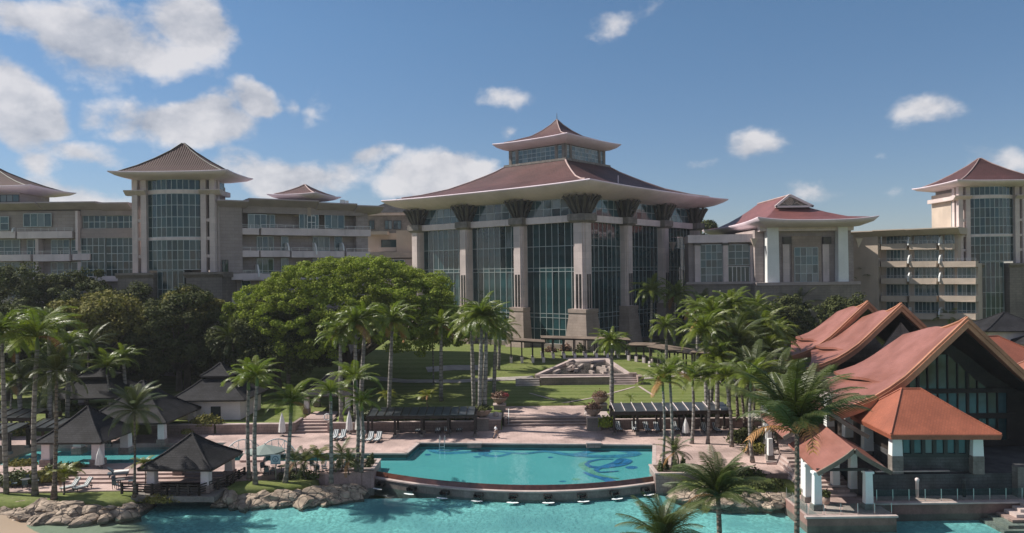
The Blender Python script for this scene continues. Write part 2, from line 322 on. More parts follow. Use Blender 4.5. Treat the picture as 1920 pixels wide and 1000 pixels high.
# ------------------------------------------------------------------ mesh helpers
class MB:
    def __init__(s): s.v = []; s.f = []; s.t = []
    def add(s, vs, fs, uv=None):
        n = len(s.v); s.v += [tuple(v) for v in vs]; s.f += [tuple(i + n for i in f) for f in fs]
        s.t += list(uv) if uv else [(v[0], v[1]) for v in vs]; return s
    def box(s, x0, x1, y0, y1, z0, z1):
        if x0 > x1: x0, x1 = x1, x0
        if y0 > y1: y0, y1 = y1, y0
        if z0 > z1: z0, z1 = z1, z0
        return s.add([(x, y, z) for z in (z0, z1) for y in (y0, y1) for x in (x0, x1)],
                     [(0, 2, 3, 1), (4, 5, 7, 6), (0, 1, 5, 4), (2, 6, 7, 3), (0, 4, 6, 2), (1, 3, 7, 5)])
    def frus(s, cx, cy, a, b, z0, z1):
        v = []
        for (hx, hy), z in ((a, z0), (b, z1)): v += [(cx - hx, cy - hy, z), (cx + hx, cy - hy, z), (cx + hx, cy + hy, z), (cx - hx, cy + hy, z)]
        return s.add(v, [(3, 2, 1, 0), (4, 5, 6, 7), (0, 1, 5, 4), (1, 2, 6, 5), (2, 3, 7, 6), (3, 0, 4, 7)])
    def prism(s, poly, z0, z1):
        n = len(poly); a = sum(poly[i][0] * poly[(i + 1) % n][1] - poly[(i + 1) % n][0] * poly[i][1] for i in range(n))
        if a < 0: poly = poly[::-1]
        return s.add([(x, y, z0) for x, y in poly] + [(x, y, z1) for x, y in poly],
                     [tuple(range(n))[::-1], tuple(range(n, 2 * n))] + [(i, (i + 1) % n, n + (i + 1) % n, n + i) for i in range(n)])
    def extr(s, prof, x0, x1):
        """profile in (y, z) swept along x"""
        n = len(prof)
        return s.add([(x0, y, z) for y, z in prof] + [(x1, y, z) for y, z in prof],
                     [tuple(range(n)), tuple(range(n, 2 * n))[::-1]] + [(i, n + i, n + (i + 1) % n, (i + 1) % n) for i in range(n)])
    def tube(s, pts, r, n=6):
        pts = [Vector(p) for p in pts]; rs = r if isinstance(r, (list, tuple)) else [r] * len(pts); V = []
        for i, p in enumerate(pts):
            d = (pts[min(i + 1, len(pts) - 1)] - pts[max(i - 1, 0)]).normalized()
            a = d.cross(Vector((0, 0, 1)) if abs(d.z) < .9 else Vector((1, 0, 0))).normalized(); b = d.cross(a)
            V += [p + (a * math.cos(2 * PI * k / n) + b * math.sin(2 * PI * k / n)) * rs[i] for k in range(n)]
        F = [(i * n + k, i * n + (k + 1) % n, (i + 1) * n + (k + 1) % n, (i + 1) * n + k) for i in range(len(pts) - 1) for k in range(n)]
        return s.add(V, F + [tuple(range(n))[::-1], tuple(range((len(pts) - 1) * n, len(pts) * n))])
    def bar(s, p, q, w, h=None, up=(0, 0, 1)):
        p, q = Vector(p), Vector(q); h = h or w; d = (q - p).normalized(); up = Vector(up)
        a = d.cross(up)
        a = (a if a.length > 1e-4 else d.cross(Vector((1, 0, 0)))).normalized() * w / 2; b = a.cross(d).normalized() * h / 2
        return s.add([p - a - b, p + a - b, p + a + b, p - a + b, q - a - b, q + a - b, q + a + b, q - a + b],
                     [(0, 1, 2, 3), (7, 6, 5, 4), (0, 4, 5, 1), (1, 5, 6, 2), (2, 6, 7, 3), (3, 7, 4, 0)])
    def lathe(s, prof, n=14, c=(0, 0), cap=True):
        V = [(c[0] + r * math.cos(2 * PI * k / n), c[1] + r * math.sin(2 * PI * k / n), z) for r, z in prof for k in range(n)]
        F = [(i * n + k, i * n + (k + 1) % n, (i + 1) * n + (k + 1) % n, (i + 1) * n + k) for i in range(len(prof) - 1) for k in range(n)]
        if cap: F += [tuple(range(n))[::-1], tuple(range((len(prof) - 1) * n, len(prof) * n))]
        return s.add(V, F)
    def sheet(s, P, th, uv=True):
        """grid of points as a slab of thickness th (downwards)"""
        R, Cn = len(P), len(P[0]); V = [Vector(p) for r in P for p in r]; T = []
        for i in range(R):
            u = 0
            for j in range(Cn):
                if j: u += (Vector(P[i][j]) - Vector(P[i][j - 1])).length
                w = sum((Vector(P[k][j]) - Vector(P[k - 1][j])).length for k in range(1, i + 1)); T.append((w, u))
        W = [v - Vector((0, 0, th)) for v in V]; n = R * Cn; F = []
        ix = lambda i, j: i * Cn + j
        for i in range(R - 1):
            for j in range(Cn - 1):
                q = (ix(i, j), ix(i + 1, j), ix(i + 1, j + 1), ix(i, j + 1)); F += [q, tuple(n + k for k in q[::-1])]
        E = []; TE = []; FE = []
        loop = [ix(i, 0) for i in range(R)] + [ix(R - 1, j) for j in range(1, Cn)] + [ix(i, Cn - 1) for i in range(R - 2, -1, -1)] + [ix(0, j) for j in range(Cn - 2, 0, -1)]
        for a, b in zip(loop, loop[1:] + loop[:1]):
            k = 2 * n + len(E); E += [V[a], V[b], W[b], W[a]]; TE += [T[a], T[b], T[b], T[a]]; FE.append((k, k + 1, k + 2, k + 3))
        return s.add(V + W + E, F + FE, T + T + TE)
    def rings(s, rg, c=(0, 0), n=10, p=3):
        """four sides from square rings (hx, hy, z, corner lift)"""
        for k in range(4):
            P = []; T = []; vl = 0; last = None
            for (hx, hy, z, lf) in rg:
                a, b = (hx, hy) if k % 2 == 0 else (hy, hx)
                if last is not None: vl += math.hypot(last[0] - b, last[1] - z)
                last = (b, z)
                for j in range(n + 1):
                    t = -1 + 2 * j / n; x, y = a * t, -b
                    for _ in range(k): x, y = -y, x
                    P.append((c[0] + x, c[1] + y, z + lf * abs(t) ** p)); T.append((a * t, vl))
            s.add(P, [(i * (n + 1) + j + 1, i * (n + 1) + j, (i + 1) * (n + 1) + j, (i + 1) * (n + 1) + j + 1)[::-1] for i in range(len(rg) - 1) for j in range(n)], T)
        return s
    def mesh(s, name, mat, smooth=False):
        me = bpy.data.meshes.new(name); me.from_pydata(s.v, [], s.f)
        if mat: me.materials.append(mat)
        if len(s.t) == len(s.v):
            ul = me.uv_layers.new(name='UVMap'); idx = np.empty(len(me.loops), dtype=np.int32); me.loops.foreach_get('vertex_index', idx)
            ul.data.foreach_set('uv', np.array(s.t, dtype=np.float32)[idx].ravel())
        if smooth: me.polygons.foreach_set('use_smooth', [True] * len(me.polygons))
        me.update(); return me
    def build(s, name, mat, parent=None, smooth=False, loc=None):
        return link(name, s.mesh(name, mat, smooth), parent, loc)
def link(name, me, parent=None, loc=None, rot=None, sc=None):
    o = bpy.data.objects.new(name, me); COL.objects.link(o)
    if parent: o.parent = parent
    if loc is not None: o.location = loc
    if rot is not None: o.rotation_euler = rot
    if sc is not None: o.scale = (sc,) * 3 if isinstance(sc, (int, float)) else sc
    return o
def tag(o, label, cat, group=None, kind=None):
    o['label'] = label; o['category'] = cat
    if group: o['group'] = group
    if kind: o['kind'] = kind
    return o
def thing(name, label, cat, loc=(0, 0, 0), rz=0., group=None):
    o = link(name, None, None, loc, (0, 0, rz)); o.empty_display_size = .5
    return tag(o, label, cat, group)
def struct(name, mb, mat, smooth=False):
    o = mb.build(name, mat, None, smooth); o['kind'] = 'structure'; return o
def copy_tree(o, parent=None):
    c = o.copy(); COL.objects.link(c); c.parent = parent
    for ch in list(o.children): copy_tree(ch, c)
    return c
ORD = 'zero first second third fourth fifth sixth seventh eighth ninth tenth eleventh twelfth thirteenth fourteenth fifteenth sixteenth seventeenth eighteenth nineteenth twentieth'.split()
ORD += ['twenty-' + w for w in ORD[1:10]] + ['thirtieth']

_pane = {}
def pane(parent, a, b, z0, z1, mat, name='pane'):
    """one sheet of glass between two plan points"""
    w = math.hypot(b[0] - a[0], b[1] - a[1]); h = z1 - z0; key = (round(w, 2), round(h, 2), mat.name)
    if key not in _pane: _pane[key] = MB().box(-w / 2, w / 2, -.02, .02, 0, h).mesh('pane', mat)
    j = random.uniform(-.022, .022)
    return link(name, _pane[key], parent, ((a[0] + b[0]) / 2, (a[1] + b[1]) / 2, z0), (j * .6, 0, math.atan2(b[1] - a[1], b[0] - a[0]) + j))
def glaze(parent, pts, zs, mf=None, mg=None, mw=.1, md=.14, name='window', vbar=True):
    """frame with mullions at plan points and transoms at heights, each pane a sub-part"""
    mf = mf or FRAME; mg = mg or GLASS; f = MB()
    for i, p in enumerate(pts):
        q = pts[min(i + 1, len(pts) - 1)]; r = pts[max(i - 1, 0)]; d = Vector((q[0] - r[0], q[1] - r[1], 0))
        if vbar or i in (0, len(pts) - 1): f.bar((p[0], p[1], zs[0]), (p[0], p[1], zs[-1]), mw, md, up=d.normalized().cross(Vector((0, 0, 1))))
    for z in zs:
        for a, b in zip(pts[:-1], pts[1:]): f.bar((*a, z), (*b, z), md * .94, mw * .95)
    w = f.build(name, mf, parent)
    for a, b in zip(pts[:-1], pts[1:]):
        for z0, z1 in zip(zs[:-1], zs[1:]): pane(w, a, b, z0 + mw * .4, z1 - mw * .4, mg)
    return w
def lin(a, b, n): return [a + (b - a) * i / n for i in range(n + 1)]

class Fac:
    """a straight facade line between two surveyed points; photo coordinates become metres along it and heights"""
    def __init__(s, pa, da, pb, db, zb=4.):
        A = Vector(((pa - CX) / FPX * da, da)); B = Vector(((pb - CX) / FPX * db, db))
        s.A, s.zb = A, zb; s.d = (B - A).normalized(); s.rot = math.atan2(s.d.y, s.d.x)
    def u(s, px, py=450):
        k = ((px - CX) + (CY - py) * ROLL) / FPX
        return (k * s.A.y - s.A.x) / (s.d.x - k * s.d.y)
    def z(s, px, py):
        D = s.A.y + s.u(px, py) * s.d.y
        return HC + D / FPX * ((CY - py) - (px - CX) * ROLL) - s.zb
    def thing(s, name, label, cat): return thing(name, label, cat, (s.A.x, s.A.y, s.zb), s.rot)
    def box(s, mb, x0, x1, y0, y1, o, i):
        xm = (x0 + x1) / 2; ym = (y0 + y1) / 2
        return mb.box(s.u(x0, ym), s.u(x1, ym), o, i, s.z(xm, y1), s.z(xm, y0))
    def win(s, par, x0, x1, y0, y1, nx, ny, y=0., mf=None, mg=None, mw=.12, name='window'):
        xm = (x0 + x1) / 2; ym = (y0 + y1) / 2; k = 1 + y / (s.A.y or 1)
        return glaze(par, [(u, y) for u in lin(s.u(x0, ym), s.u(x1, ym), nx)], lin(s.z(xm, y1), s.z(xm, y0), ny), mf, mg, mw, name=name)

# ------------------------------------------------------------------ foliage
def leaf_mesh(name, pts, nrm, size, mat, aspect=.6):
    n = len(pts); nrm = nrm / (np.linalg.norm(nrm, axis=1, keepdims=True) + 1e-9)
    r = RG.normal(size=(n, 3)); a = np.cross(nrm, r); a /= np.linalg.norm(a, axis=1, keepdims=True) + 1e-9; b = np.cross(nrm, a)
    s = (size * RG.uniform(.6, 1.3, n))[:, None]
    q = np.stack([pts - a * s, pts - b * s * aspect, pts + a * s, pts + b * s * aspect], 1).reshape(-1, 3).astype(np.float32)
    me = bpy.data.meshes.new(name); me.vertices.add(4 * n); me.vertices.foreach_set('co', q.ravel())
    me.loops.add(4 * n); me.loops.foreach_set('vertex_index', np.arange(4 * n, dtype=np.int32))
    me.polygons.add(n); me.polygons.foreach_set('loop_start', np.arange(0, 4 * n, 4, dtype=np.int32)); me.polygons.foreach_set('loop_total', np.full(n, 4, dtype=np.int32))
    me.materials.append(mat); me.update(calc_edges=True); return me
def crown_points(R, nclump, per, cr, inner=.15, zmin=-.6, flat=.7, lump=.18):
    """leaf positions gathered into clumps over an uneven envelope of half sizes R"""
    P = []; Nn = []
    g = RG.normal(size=(nclump * 3, 3)); g /= np.linalg.norm(g, axis=1, keepdims=True); g = g[g[:, 2] > zmin][:nclump]
    for d in g:
        k = 1 + lump * (noise.noise(Vector(d) * 2.3 + Vector((R[0], R[1], 0))) * 1.6) + RG.uniform(-.07, .07)
        if RG.random() < inner: k *= RG.uniform(.45, .8)
        c = d * k * np.array(R); r = cr * RG.uniform(.6, 1.3)
        q = RG.normal(size=(per, 3)); q /= np.linalg.norm(q, axis=1, keepdims=True)
        rad = RG.uniform(.35, 1, per)[:, None] ** .6
        P.append(c + q * rad * r * np.array([1, 1, flat])); Nn.append(q * .8 + np.array([0, 0, .5]) + RG.normal(size=(per, 3)) * .5)
    return np.concatenate(P), np.concatenate(Nn)
def tree(name, label, base, crown_c, R, mat, nclump, per, cr, leaf, trunk_r=.5, cat='tree', limbs=9, **k):
    t = thing(name, label, cat, base); c = Vector(crown_c) - Vector(base)
    P, Nn = crown_points(R, nclump, per, cr, **k); P = P + np.array(c)
    link('crown', leaf_mesh('crown', P, Nn, leaf, mat), t)
    m = MB(); top = c * .45; top.z = max(1., c.z - R[2] * .75)
    m.tube([(0, 0, -.3), (top.x * .4, top.y * .4, top.z * .5), top], [trunk_r * 1.3, trunk_r, trunk_r * .8], 8)
    for i in range(limbs):
        a = 2 * PI * i / limbs + random.uniform(-.3, .3); e = c + Vector((math.cos(a) * R[0] * .72, math.sin(a) * R[1] * .72, R[2] * random.uniform(-.2, .5)))
        mid = top.lerp(e, .5) + Vector((0, 0, random.uniform(.2, .9)))
        m.tube([top - Vector((0, 0, .3)), mid, e], [trunk_r * .6, trunk_r * .35, trunk_r * .1], 5)
    m.build('trunk', BARK, t, True); return t
def bush(name, label, c, R, mat, n, leaf, cat='shrub', group=None, flat=1.):
    q = RG.normal(size=(n, 3)); q /= np.linalg.norm(q, axis=1, keepdims=True); q[:, 2] = np.abs(q[:, 2]) * 1.0 - .05
    P = q * RG.uniform(.55, 1.02, n)[:, None] * np.array(R) * (1 + .2 * RG.normal(size=(n, 1)) * .6)
    o = link(name, leaf_mesh(name, P, q + RG.normal(size=(n, 3)) * .6, leaf, mat), None, c)
    return tag(o, label, cat, group)
def hedge(label, x0, x1, y0, y1, z0, z1, mat=None, n=5200, leaf=.16):
    P = np.stack([RG.uniform(x0, x1, n), RG.uniform(y0, y1, n), z0 + (z1 - z0) * RG.uniform(0, 1, n) ** .7 * (1 + .22 * RG.normal(size=n))], 1)
    o = link('hedge', leaf_mesh('hedge', P, RG.normal(size=(n, 3)) + np.array([0, -.5, .6]), leaf, mat or HEDGE, .5))
    return tag(o, label, 'hedge')

# palms
_fr = {}
def frond_mesh(kind, var):
    key = (kind, var)
    if key in _fr: return _fr[key]
    L, nl, droop, ll, lw, mat, fall = {'royal': (1, 44, 1.65, .185, .017, FROND, .8), 'coco': (1, 58, 1.1, .22, .0105, FRONDC, .75),
        'small': (1, 30, 1.3, .22, .020, FROND, .6), 'yellow': (1, 18, 1.3, .32, .04, FRONDY, .4), 'dry': (1, 22, 1.6, .24, .026, DRYFROND, .9)}[kind]
    rr = random.Random(var * 17 + len(kind)); m = MB(); pts = []; p = Vector((0, 0, 0)); n = 14; a = 0.
    droop *= (1 + .25 * (var - 1))
    side = rr.uniform(-.12, .12)
    for i in range(n + 1):
        t = i / n; pts.append(p.copy()); a = -droop * t ** 1.35
        p = p + Vector((math.cos(a), math.sin(t * 2.2) * side, math.sin(a))) * (L / n)
    m.tube(pts[::2], [.012 * (1 - .8 * i / 7) + .002 for i in range(8)], 4)
    for i in range(nl):
        t = .10 + .89 * i / (nl - 1); k = min(int(t * n), n - 1); q = pts[k].lerp(pts[k + 1], t * n - k); d = (pts[k + 1] - pts[k]).normalized()
        lr = ll * math.sin(PI * min(1, .14 + .80 * t)) ** .7
        for sd in (-1, 1):
            s = d.cross(Vector((0, 0, 1))).normalized() * sd; up = s.cross(d) * sd
            jit = rr.uniform(-.25, .25) * (2.2 if kind == 'royal' else 1)
            dr = (s * 1. + d * (.55 + .3 * jit) + Vector((0, 0, .28 - fall * .6 + jit * .5))).normalized()
            e1 = q + dr * lr * .55; e2 = e1 + (dr + Vector((0, 0, -fall * 1.3))).normalized() * lr * .5
            w = d * lw * .5
            m.add([q - w, q + w, e1 + w * .9, e1 - w * .9, e2], [(0, 1, 2, 3), (3, 2, 4)])
    _fr[key] = m.mesh('frond', mat); return _fr[key]
def palm(label, crown, base, zb, kind, L, nf=18, D=None, r=None, dry=0, group='palms in the hotel garden', up=False, trunkmat=None):
    b = G(*base, zb) if D is None else at(base[0], base[1], D)
    if D is not None: b.z = zb
    c = at(crown[0], crown[1], b.y)
    nm = {'royal': 'royal_palm', 'coco': 'coconut_palm', 'small': 'feather_palm', 'yellow': 'feather_palm'}[kind]
    t = thing(nm, label, 'palm tree', b, 0, group)
    cc = c - b; rr = random.Random(label)
    dry = dry or (rr.random() < .45) * rr.choice((1, 2)); L *= rr.uniform(.9, 1.12)
    r = r or {'royal': .30, 'coco': .19, 'small': .13, 'yellow': .08}[kind]
    bend = Vector((rr.uniform(-.35, .35), rr.uniform(-.3, .3), 0)) if kind != 'royal' else Vector((0, 0, 0)); m = MB(); prof = []; pts = []
    for i in range(10):
        s = i / 9; p = cc * s + bend * math.sin(PI * s) * .8
        pts.append(p); k = {'royal': 1.15 - .25 * abs(s - .45) * 2 - .25 * s + .25 * (i == 0), 'coco': 1.05 - .35 * s + .7 * math.exp(-s * 14)}.get(kind, 1.1 - .3 * s + .4 * (i == 0))
        prof.append(r * k)
    m.tube(pts, prof, 8)
    m.build('trunk', trunkmat or (TRUNK if kind in ('royal', 'small') else TRUNKB), t, True)
    if kind in ('royal', 'small'):
        MB().tube([cc - Vector((0, 0, .2)), cc + Vector((0, 0, L * .12)), cc + Vector((0, 0, L * .30))], [r * .92, r * .85, r * .25], 7).build('crown_shaft', SHAFT, t, True)
    top = cc + Vector((0, 0, L * (.27 if kind in ('royal', 'small') else .03)))
    nf = int(nf * (1.6 if kind == 'royal' else 1.4)); L *= 1.12 if not up else 1
    for i in range(nf):
        s = (i + .5) / nf; az = i * 2.39996 + rr.uniform(-.25, .25)
        el = {'royal': 1.45 - 1.6 * s, 'coco': 1.5 - (1.95 if not up else up) * s ** 1.15, 'small': 1.42 - 1.3 * s, 'yellow': 1.2 - 1.2 * s}[kind] + rr.uniform(-.13, .13)
        isdry = i >= nf - dry
        me = frond_mesh('dry' if isdry else kind, rr.randrange(3))
        link('frond', me, t, top - Vector((0, 0, .25 * s * (kind == 'coco'))), (rr.uniform(-.25, .25), -el, az), L * rr.uniform(.82, 1.12) * (.75 if i < 2 else 1))
    return t
# ------------------------------------------------------------------ ground, decks, water
def smooth(a, b, x):
    t = max(0, min(1, (x - a) / (b - a))); return t * t * (3 - 2 * t)
def gz(x, y):
    if y < 102.45: return -6.
    if -28.95 < x < -24.45 and y < 111.1: return .05
    if x > 33 and y < 128: return 0.6
    z = 1.15 + 2.85 * smooth(135, 157, y) + .5 * smooth(-25, -60, x) * smooth(104, 125, y)
    z += .12 * noise.noise(Vector((x * .08, y * .08, 0))) * smooth(104, 110, y)
    if -1.65 < x < 11.05 and y < 116.05: z = -.6
    return min(z, 4.2)
def gproj(px, py):
    z = 1.5
    for _ in range(12): p = G(px, py, z); z = .5 * z + .5 * gz(p.x, max(p.y, 103))
    return G(px, py, z)
xs = [-900, -600, -200, -120, -90] + lin(-75, -2, 52) + [-1.7, -1.6] + lin(0, 10, 7) + [11, 11.1] + lin(12, 32, 14) + [32.9, 33.1] + lin(36, 75, 14) + [90, 120, 200, 600, 900]
ys = [-300, 0, 60, 102.4, 102.5] + lin(103.5, 115.5, 9) + [116, 116.1] + lin(117.5, 165, 32) + [180, 220, 300, 600, 1200]
xs = sorted(xs + [-29, -28.9, -24.5, -24.4]); ys = sorted(ys + [111, 111.2]); m = MB(); nx_ = len(xs)
m.add([(x, y, gz(x, y) if y > 102.45 else -6) for y in ys for x in xs], [(j * nx_ + i, j * nx_ + i + 1, (j + 1) * nx_ + i + 1, (j + 1) * nx_ + i) for j in range(len(ys) - 1) for i in range(nx_ - 1)])
struct('ground', m, GRASS, True)
def deck(name, poly, z1, mat=None, z0=-2.6): return struct(name, MB().prism(poly, z0, z1), mat or PAVE)
deck('pool_deck', [(-36, 91.6), (-12.6, 90.4), (-11.9, 96), (-11.9, 102.4), (-80, 102.4), (-80, 97), (-36, 97)], 0)
deck('pool_deck', [(-11.9, 96), (16.9, 93.3), (16.9, 102.4), (-11.9, 102.4)], 0)
deck('pool_deck', [(-1.6, 102.4), (11, 102.4), (11, 105.6), (-1.6, 105.6)], 0)
deck('pool_deck', [(16.9, 93.3), (14.75, 81.2), (14.4, 79.2), (31, 79.2), (33, 79.2), (33, 102.4), (16.9, 102.4)], 0)
deck('pool_deck', [(-80, 82.2), (-26.5, 82.2), (-26.5, 87), (-29, 87.6), (-50, 86.6), (-80, 87.5)], 0)
deck('pool_deck', [(-26.5, 81), (-19.9, 81), (-14.95, 82.2), (-14.95, 86.6), (-26.5, 87)], 0)
deck('deck_step', [(-80, 81.2), (-26.5, 81.2), (-26.5, 82.2), (-80, 82.2)], -.16)
deck('deck_step', [(-80, 80.2), (-27.5, 80.2), (-27.5, 81.2), (-80, 81.2)], -.32)
deck('lower_terrace', [(-80, 77.6), (-37, 77.6), (-28, 78.8), (-28, 80.2), (-80, 80.2)], -.48)
m = MB()
for y in (82.2, 81.2, 80.2): m.box(-60, -27.6, y - .02, y + .10, -.02 - (82.2 - y) * .16, .012 - (82.2 - y) * .16)
struct('step_nosing', m, PAVE_D)
# coping along the pool edge, a few millimetres proud of the paving
m = MB()
for a, b in (((-36, 91.4), (-12.5, 90.2)), ((-12.6, 90.2), (-11.8, 95.8)), ((-12, 95.8), (17, 93.1)), ((16.95, 93.4), (14.6, 81))): m.bar((*a, -.06), (*b, -.06), .45, .16)
struct('pool_coping', m, COPING)
m = MB()
for a, b in (((-36, 91.55), (-12.62, 90.35)), ((-12.55, 90.4), (-11.85, 95.95)), ((-11.9, 95.95), (16.9, 93.25))): m.bar((*a, -.36), (*b, -.36), .1, .44)
struct('pool_wall', m, TILEWALL)
m = MB()
for a, b in (((-36, 91.52), (-12.65, 90.32)), ((-12.52, 90.4), (-11.83, 95.92)), ((-11.9, 95.92), (16.9, 93.22)), ((16.85, 93.3), (14.6, 81))): m.bar((*a, -.88), (*b, -.88), .16, .58)
struct('pool_lining', m, POOLFLOOR)
# weir arc between planters
def arc_pt(t, o=0.):
    A, B, Cc = Vector((-15.4, 84.2)), Vector((.4, 73.3)), Vector((14.6, 80.6))
    p = A * (1 - t) ** 2 + B * 2 * t * (1 - t) + Cc * t * t; d = (B - A) * (1 - t) + (Cc - B) * t; d.normalize()
    return (p.x + d.y * o, p.y - d.x * o)
ARC = [arc_pt(i / 36) for i in range(37)]
struct('pool_floor', MB().prism([(-60, 98), (18, 98), (18, 80.9)] + ARC[::-1] + [(-60, 84.2)], -2.9, -.80), POOLFLOOR)
m = MB(); m.add([(x, y, -.5) for x, y in [(-60, 98), (18, 98), (18, 80.9)] + ARC[::-1] + [(-60, 84.2)]], [tuple(range(41))[::-1]])
m.f = [f[::-1] for f in m.f]
struct('pool_water', m, POOLW)
# lagoon bed: sandy shelf on the left falling to mosaic painted with sparkle
m = MB(); gx = lin(-70, 80, 60); gy = [20, 40, 50, 56] + lin(60, 79, 19)
def bedz(x, y):
    z = -2.45 + .8 * smooth(-27, -50, x + (y - 70) * 1.2) + .5 * smooth(72, 77, y) * (x < -18) + .42 * smooth(70, 76.5, y) * (-18 <= x < 16)
    return z + .5 * smooth(-44, -50, x + (72 - y) * .9)
m.add([(x, y, bedz(x, y)) for y in gy for x in gx], [(j * 61 + i, j * 61 + i + 1, (j + 1) * 61 + i + 1, (j + 1) * 61 + i) for j in range(len(gy) - 1) for i in range(60)])
struct('lagoon_floor', m, LAGOONFLOOR, True)
m = MB(); near = [(x, y) for x, y in [arc_pt(i / 36, .3) for i in range(37)]]
m.add([(x, y, -1.8) for x, y in [(-80, 20), (90, 20), (90, 72), (33, 72), (33, 79.4), (14.8, 79.4)] + near[::-1] + [(-15.6, 79.5), (-80, 79.5)]], [tuple(range(6 + 37 + 2))])
struct('lagoon_water', m, LAGW)
m = MB(); bx = lin(-75, -41, 17); by = lin(64, 77, 13)
m.add([(x, y, -1.8 + .55 * smooth(-44.0 - (y - 66) * .55, -50 - (y - 66) * .55, x) - .35 + .03 * noise.noise(Vector((x, y, 0)))) for y in by for x in bx], [(j * 18 + i, j * 18 + i + 1, (j + 1) * 18 + i + 1, (j + 1) * 18 + i) for j in range(13) for i in range(17)])
struct('sand_beach', m, SAND, True)
def mound(name, poly, zt, mat):
    c = Vector((sum(p[0] for p in poly) / len(poly), sum(p[1] for p in poly) / len(poly)))
    P = []
    for i in range(len(poly)):
        a, b = Vector(poly[i]), Vector(poly[(i + 1) % len(poly)])
        for k in range(4): P.append(a.lerp(b, k / 4))
    m = MB(); n = len(P); V = []
    for s, z in ((1.06, -2.4), (1., zt - .25), (.9, zt), (.5, zt + .1)):
        for p in P:
            q = c + (p - c) * (s + .05 * noise.noise(Vector((p.x, p.y, s)))); V.append((q.x, q.y, z + .08 * noise.noise(Vector((q.x * .5, q.y * .5, 1)))))
    F = [(i * n + k, i * n + (k + 1) % n, (i + 1) * n + (k + 1) % n, (i + 1) * n + k) for i in range(3) for k in range(n)] + [tuple(range(3 * n, 4 * n))]
    return struct(name, m.add(V, F), mat, True)
mound('rock_bank', [(-62, 72.6), (-47, 72.6), (-36.4, 73.4), (-36.2, 77), (-62, 77)], -1.15, ROCK); mound('rock_bank', [(-29.8, 76.3), (-22, 76.5), (-15.4, 78), (-15.6, 81), (-29.8, 80)], -1.0, ROCK); mound('rock_bank', [(16, 77), (21, 74.2), (30, 74.2), (30, 78.4), (16.5, 78.8)], -1.1, ROCK)
mound('lawn_patch', [(-62, 73.6), (-48, 73.4), (-37, 74.6), (-36.6, 78.2), (-47, 77.6), (-62, 77.6)], -.62, GRASS)
mound('lawn_patch', [(-29.5, 77.2), (-24, 77.7), (-20.6, 78.6), (-20.4, 81), (-22, 81), (-29.5, 80.6)], -.42, GRASS)
mound('lawn_patch', [(16.5, 77.4), (22, 75), (30.5, 75), (30.5, 79.4), (16.5, 79.3)], -.55, GRASS)
# mosaic ribbons set in the pool floor
def ribbon(name, pts, w, mat, z):
    P = [G(x, y, -.80) for x, y in pts]; Q = []
    for i in range(len(P) - 1):
        a, b, c2, d = P[max(i - 1, 0)], P[i], P[i + 1], P[min(i + 2, len(P) - 1)]
        for k in range(6):
            t = k / 6; Q.append(.5 * ((2 * b) + (c2 - a) * t + (2 * a - 5 * b + 4 * c2 - d) * t * t + (3 * b - a - 3 * c2 + d) * t ** 3))
    Q.append(P[-1]); V = []; n = len(Q)
    for i, p in enumerate(Q):
        d = (Q[min(i + 1, n - 1)] - Q[max(i - 1, 0)]).normalized(); s = Vector((-d.y, d.x, 0)) * w * (.25 + .75 * math.sin(PI * min(1, max(.02, i / (n - 1)))))
        V += [(p.x + s.x, p.y + s.y, z + .0002 * i), (p.x - s.x, p.y - s.y, z + .0002 * i)]
    m = MB().add(V, [(2 * i, 2 * i + 1, 2 * i + 3, 2 * i + 2) for i in range(n - 1)]); o = struct(name, m, mat); return o
ribbon('floor_mosaic', [(880, 838), (830, 838), (808, 843), (830, 850), (880, 848), (915, 846), (905, 852), (930, 856), (955, 850), (925, 846)], .62, MOST, -.79)
ribbon('floor_mosaic', [(955, 845), (1000, 843), (1040, 849), (1075, 853), (1110, 847), (1140, 843), (1175, 846), (1190, 852), (1160, 856), (1110, 856), (1065, 853), (1025, 847), (985, 851), (955, 849)], .8, MOST, -.776)
ribbon('floor_mosaic', [(1150, 862), (1125, 862), (1100, 868), (1105, 875), (1130, 877), (1165, 872), (1178, 865), (1165, 862), (1155, 868), (1120, 880), (1125, 886), (1160, 884)], .5, MOSB, -.762)
ribbon('floor_mosaic', [(1095, 886), (1110, 892), (1130, 897), (1145, 903), (1140, 908), (1110, 908), (1090, 910)], .6, MOSB, -.762)
ribbon('floor_mosaic', [(1100, 866), (1090, 872), (1100, 880), (1125, 892), (1160, 898)], .45, MOSG, -.748)
ribbon('floor_mosaic', [(815, 841), (835, 846), (880, 842), (905, 846)], .25, MOSB, -.748)
for x, y, w, h, mt in ((1184, 877, 12, 3, MOSB), (802, 853, 6, 1.6, MOSB), (1032, 858, 5, 1.3, MOSB), (1080, 899, 8, 2, MOSG), (895, 857, 8, 1.5, MOST), (1055, 903, 7, 1.5, MOST)):
    P = [G(x + w * math.cos(2 * PI * k / 14), y + h * math.sin(2 * PI * k / 14), -.80) for k in range(14)]
    struct('floor_mosaic', MB().add([(p.x, p.y, -.782) for p in P], [tuple(range(14))[::-1]]), mt)
def strip(name, pts, w, mat, lift=.05, px=True):
    P = [gproj(*p) for p in pts] if px else [Vector((*p, 0)) for p in pts]; Q = []
    for a, b in zip(P[:-1], P[1:]): Q += [a.lerp(b, k / 6) for k in range(6)]
    Q.append(P[-1]); V = []; n = len(Q)
    for i, p in enumerate(Q):
        d = (Q[min(i + 1, n - 1)] - Q[max(i - 1, 0)]).normalized(); s = Vector((-d.y, d.x, 0)).normalized() * w / 2
        for sg in (1, -1): V.append((p.x + sg * s.x, p.y + sg * s.y, gz(p.x + sg * s.x, max(103, p.y + sg * s.y)) + lift))
    return struct(name, MB().add(V, [(2 * i, 2 * i + 1, 2 * i + 3, 2 * i + 2) for i in range(n - 1)]), mat)
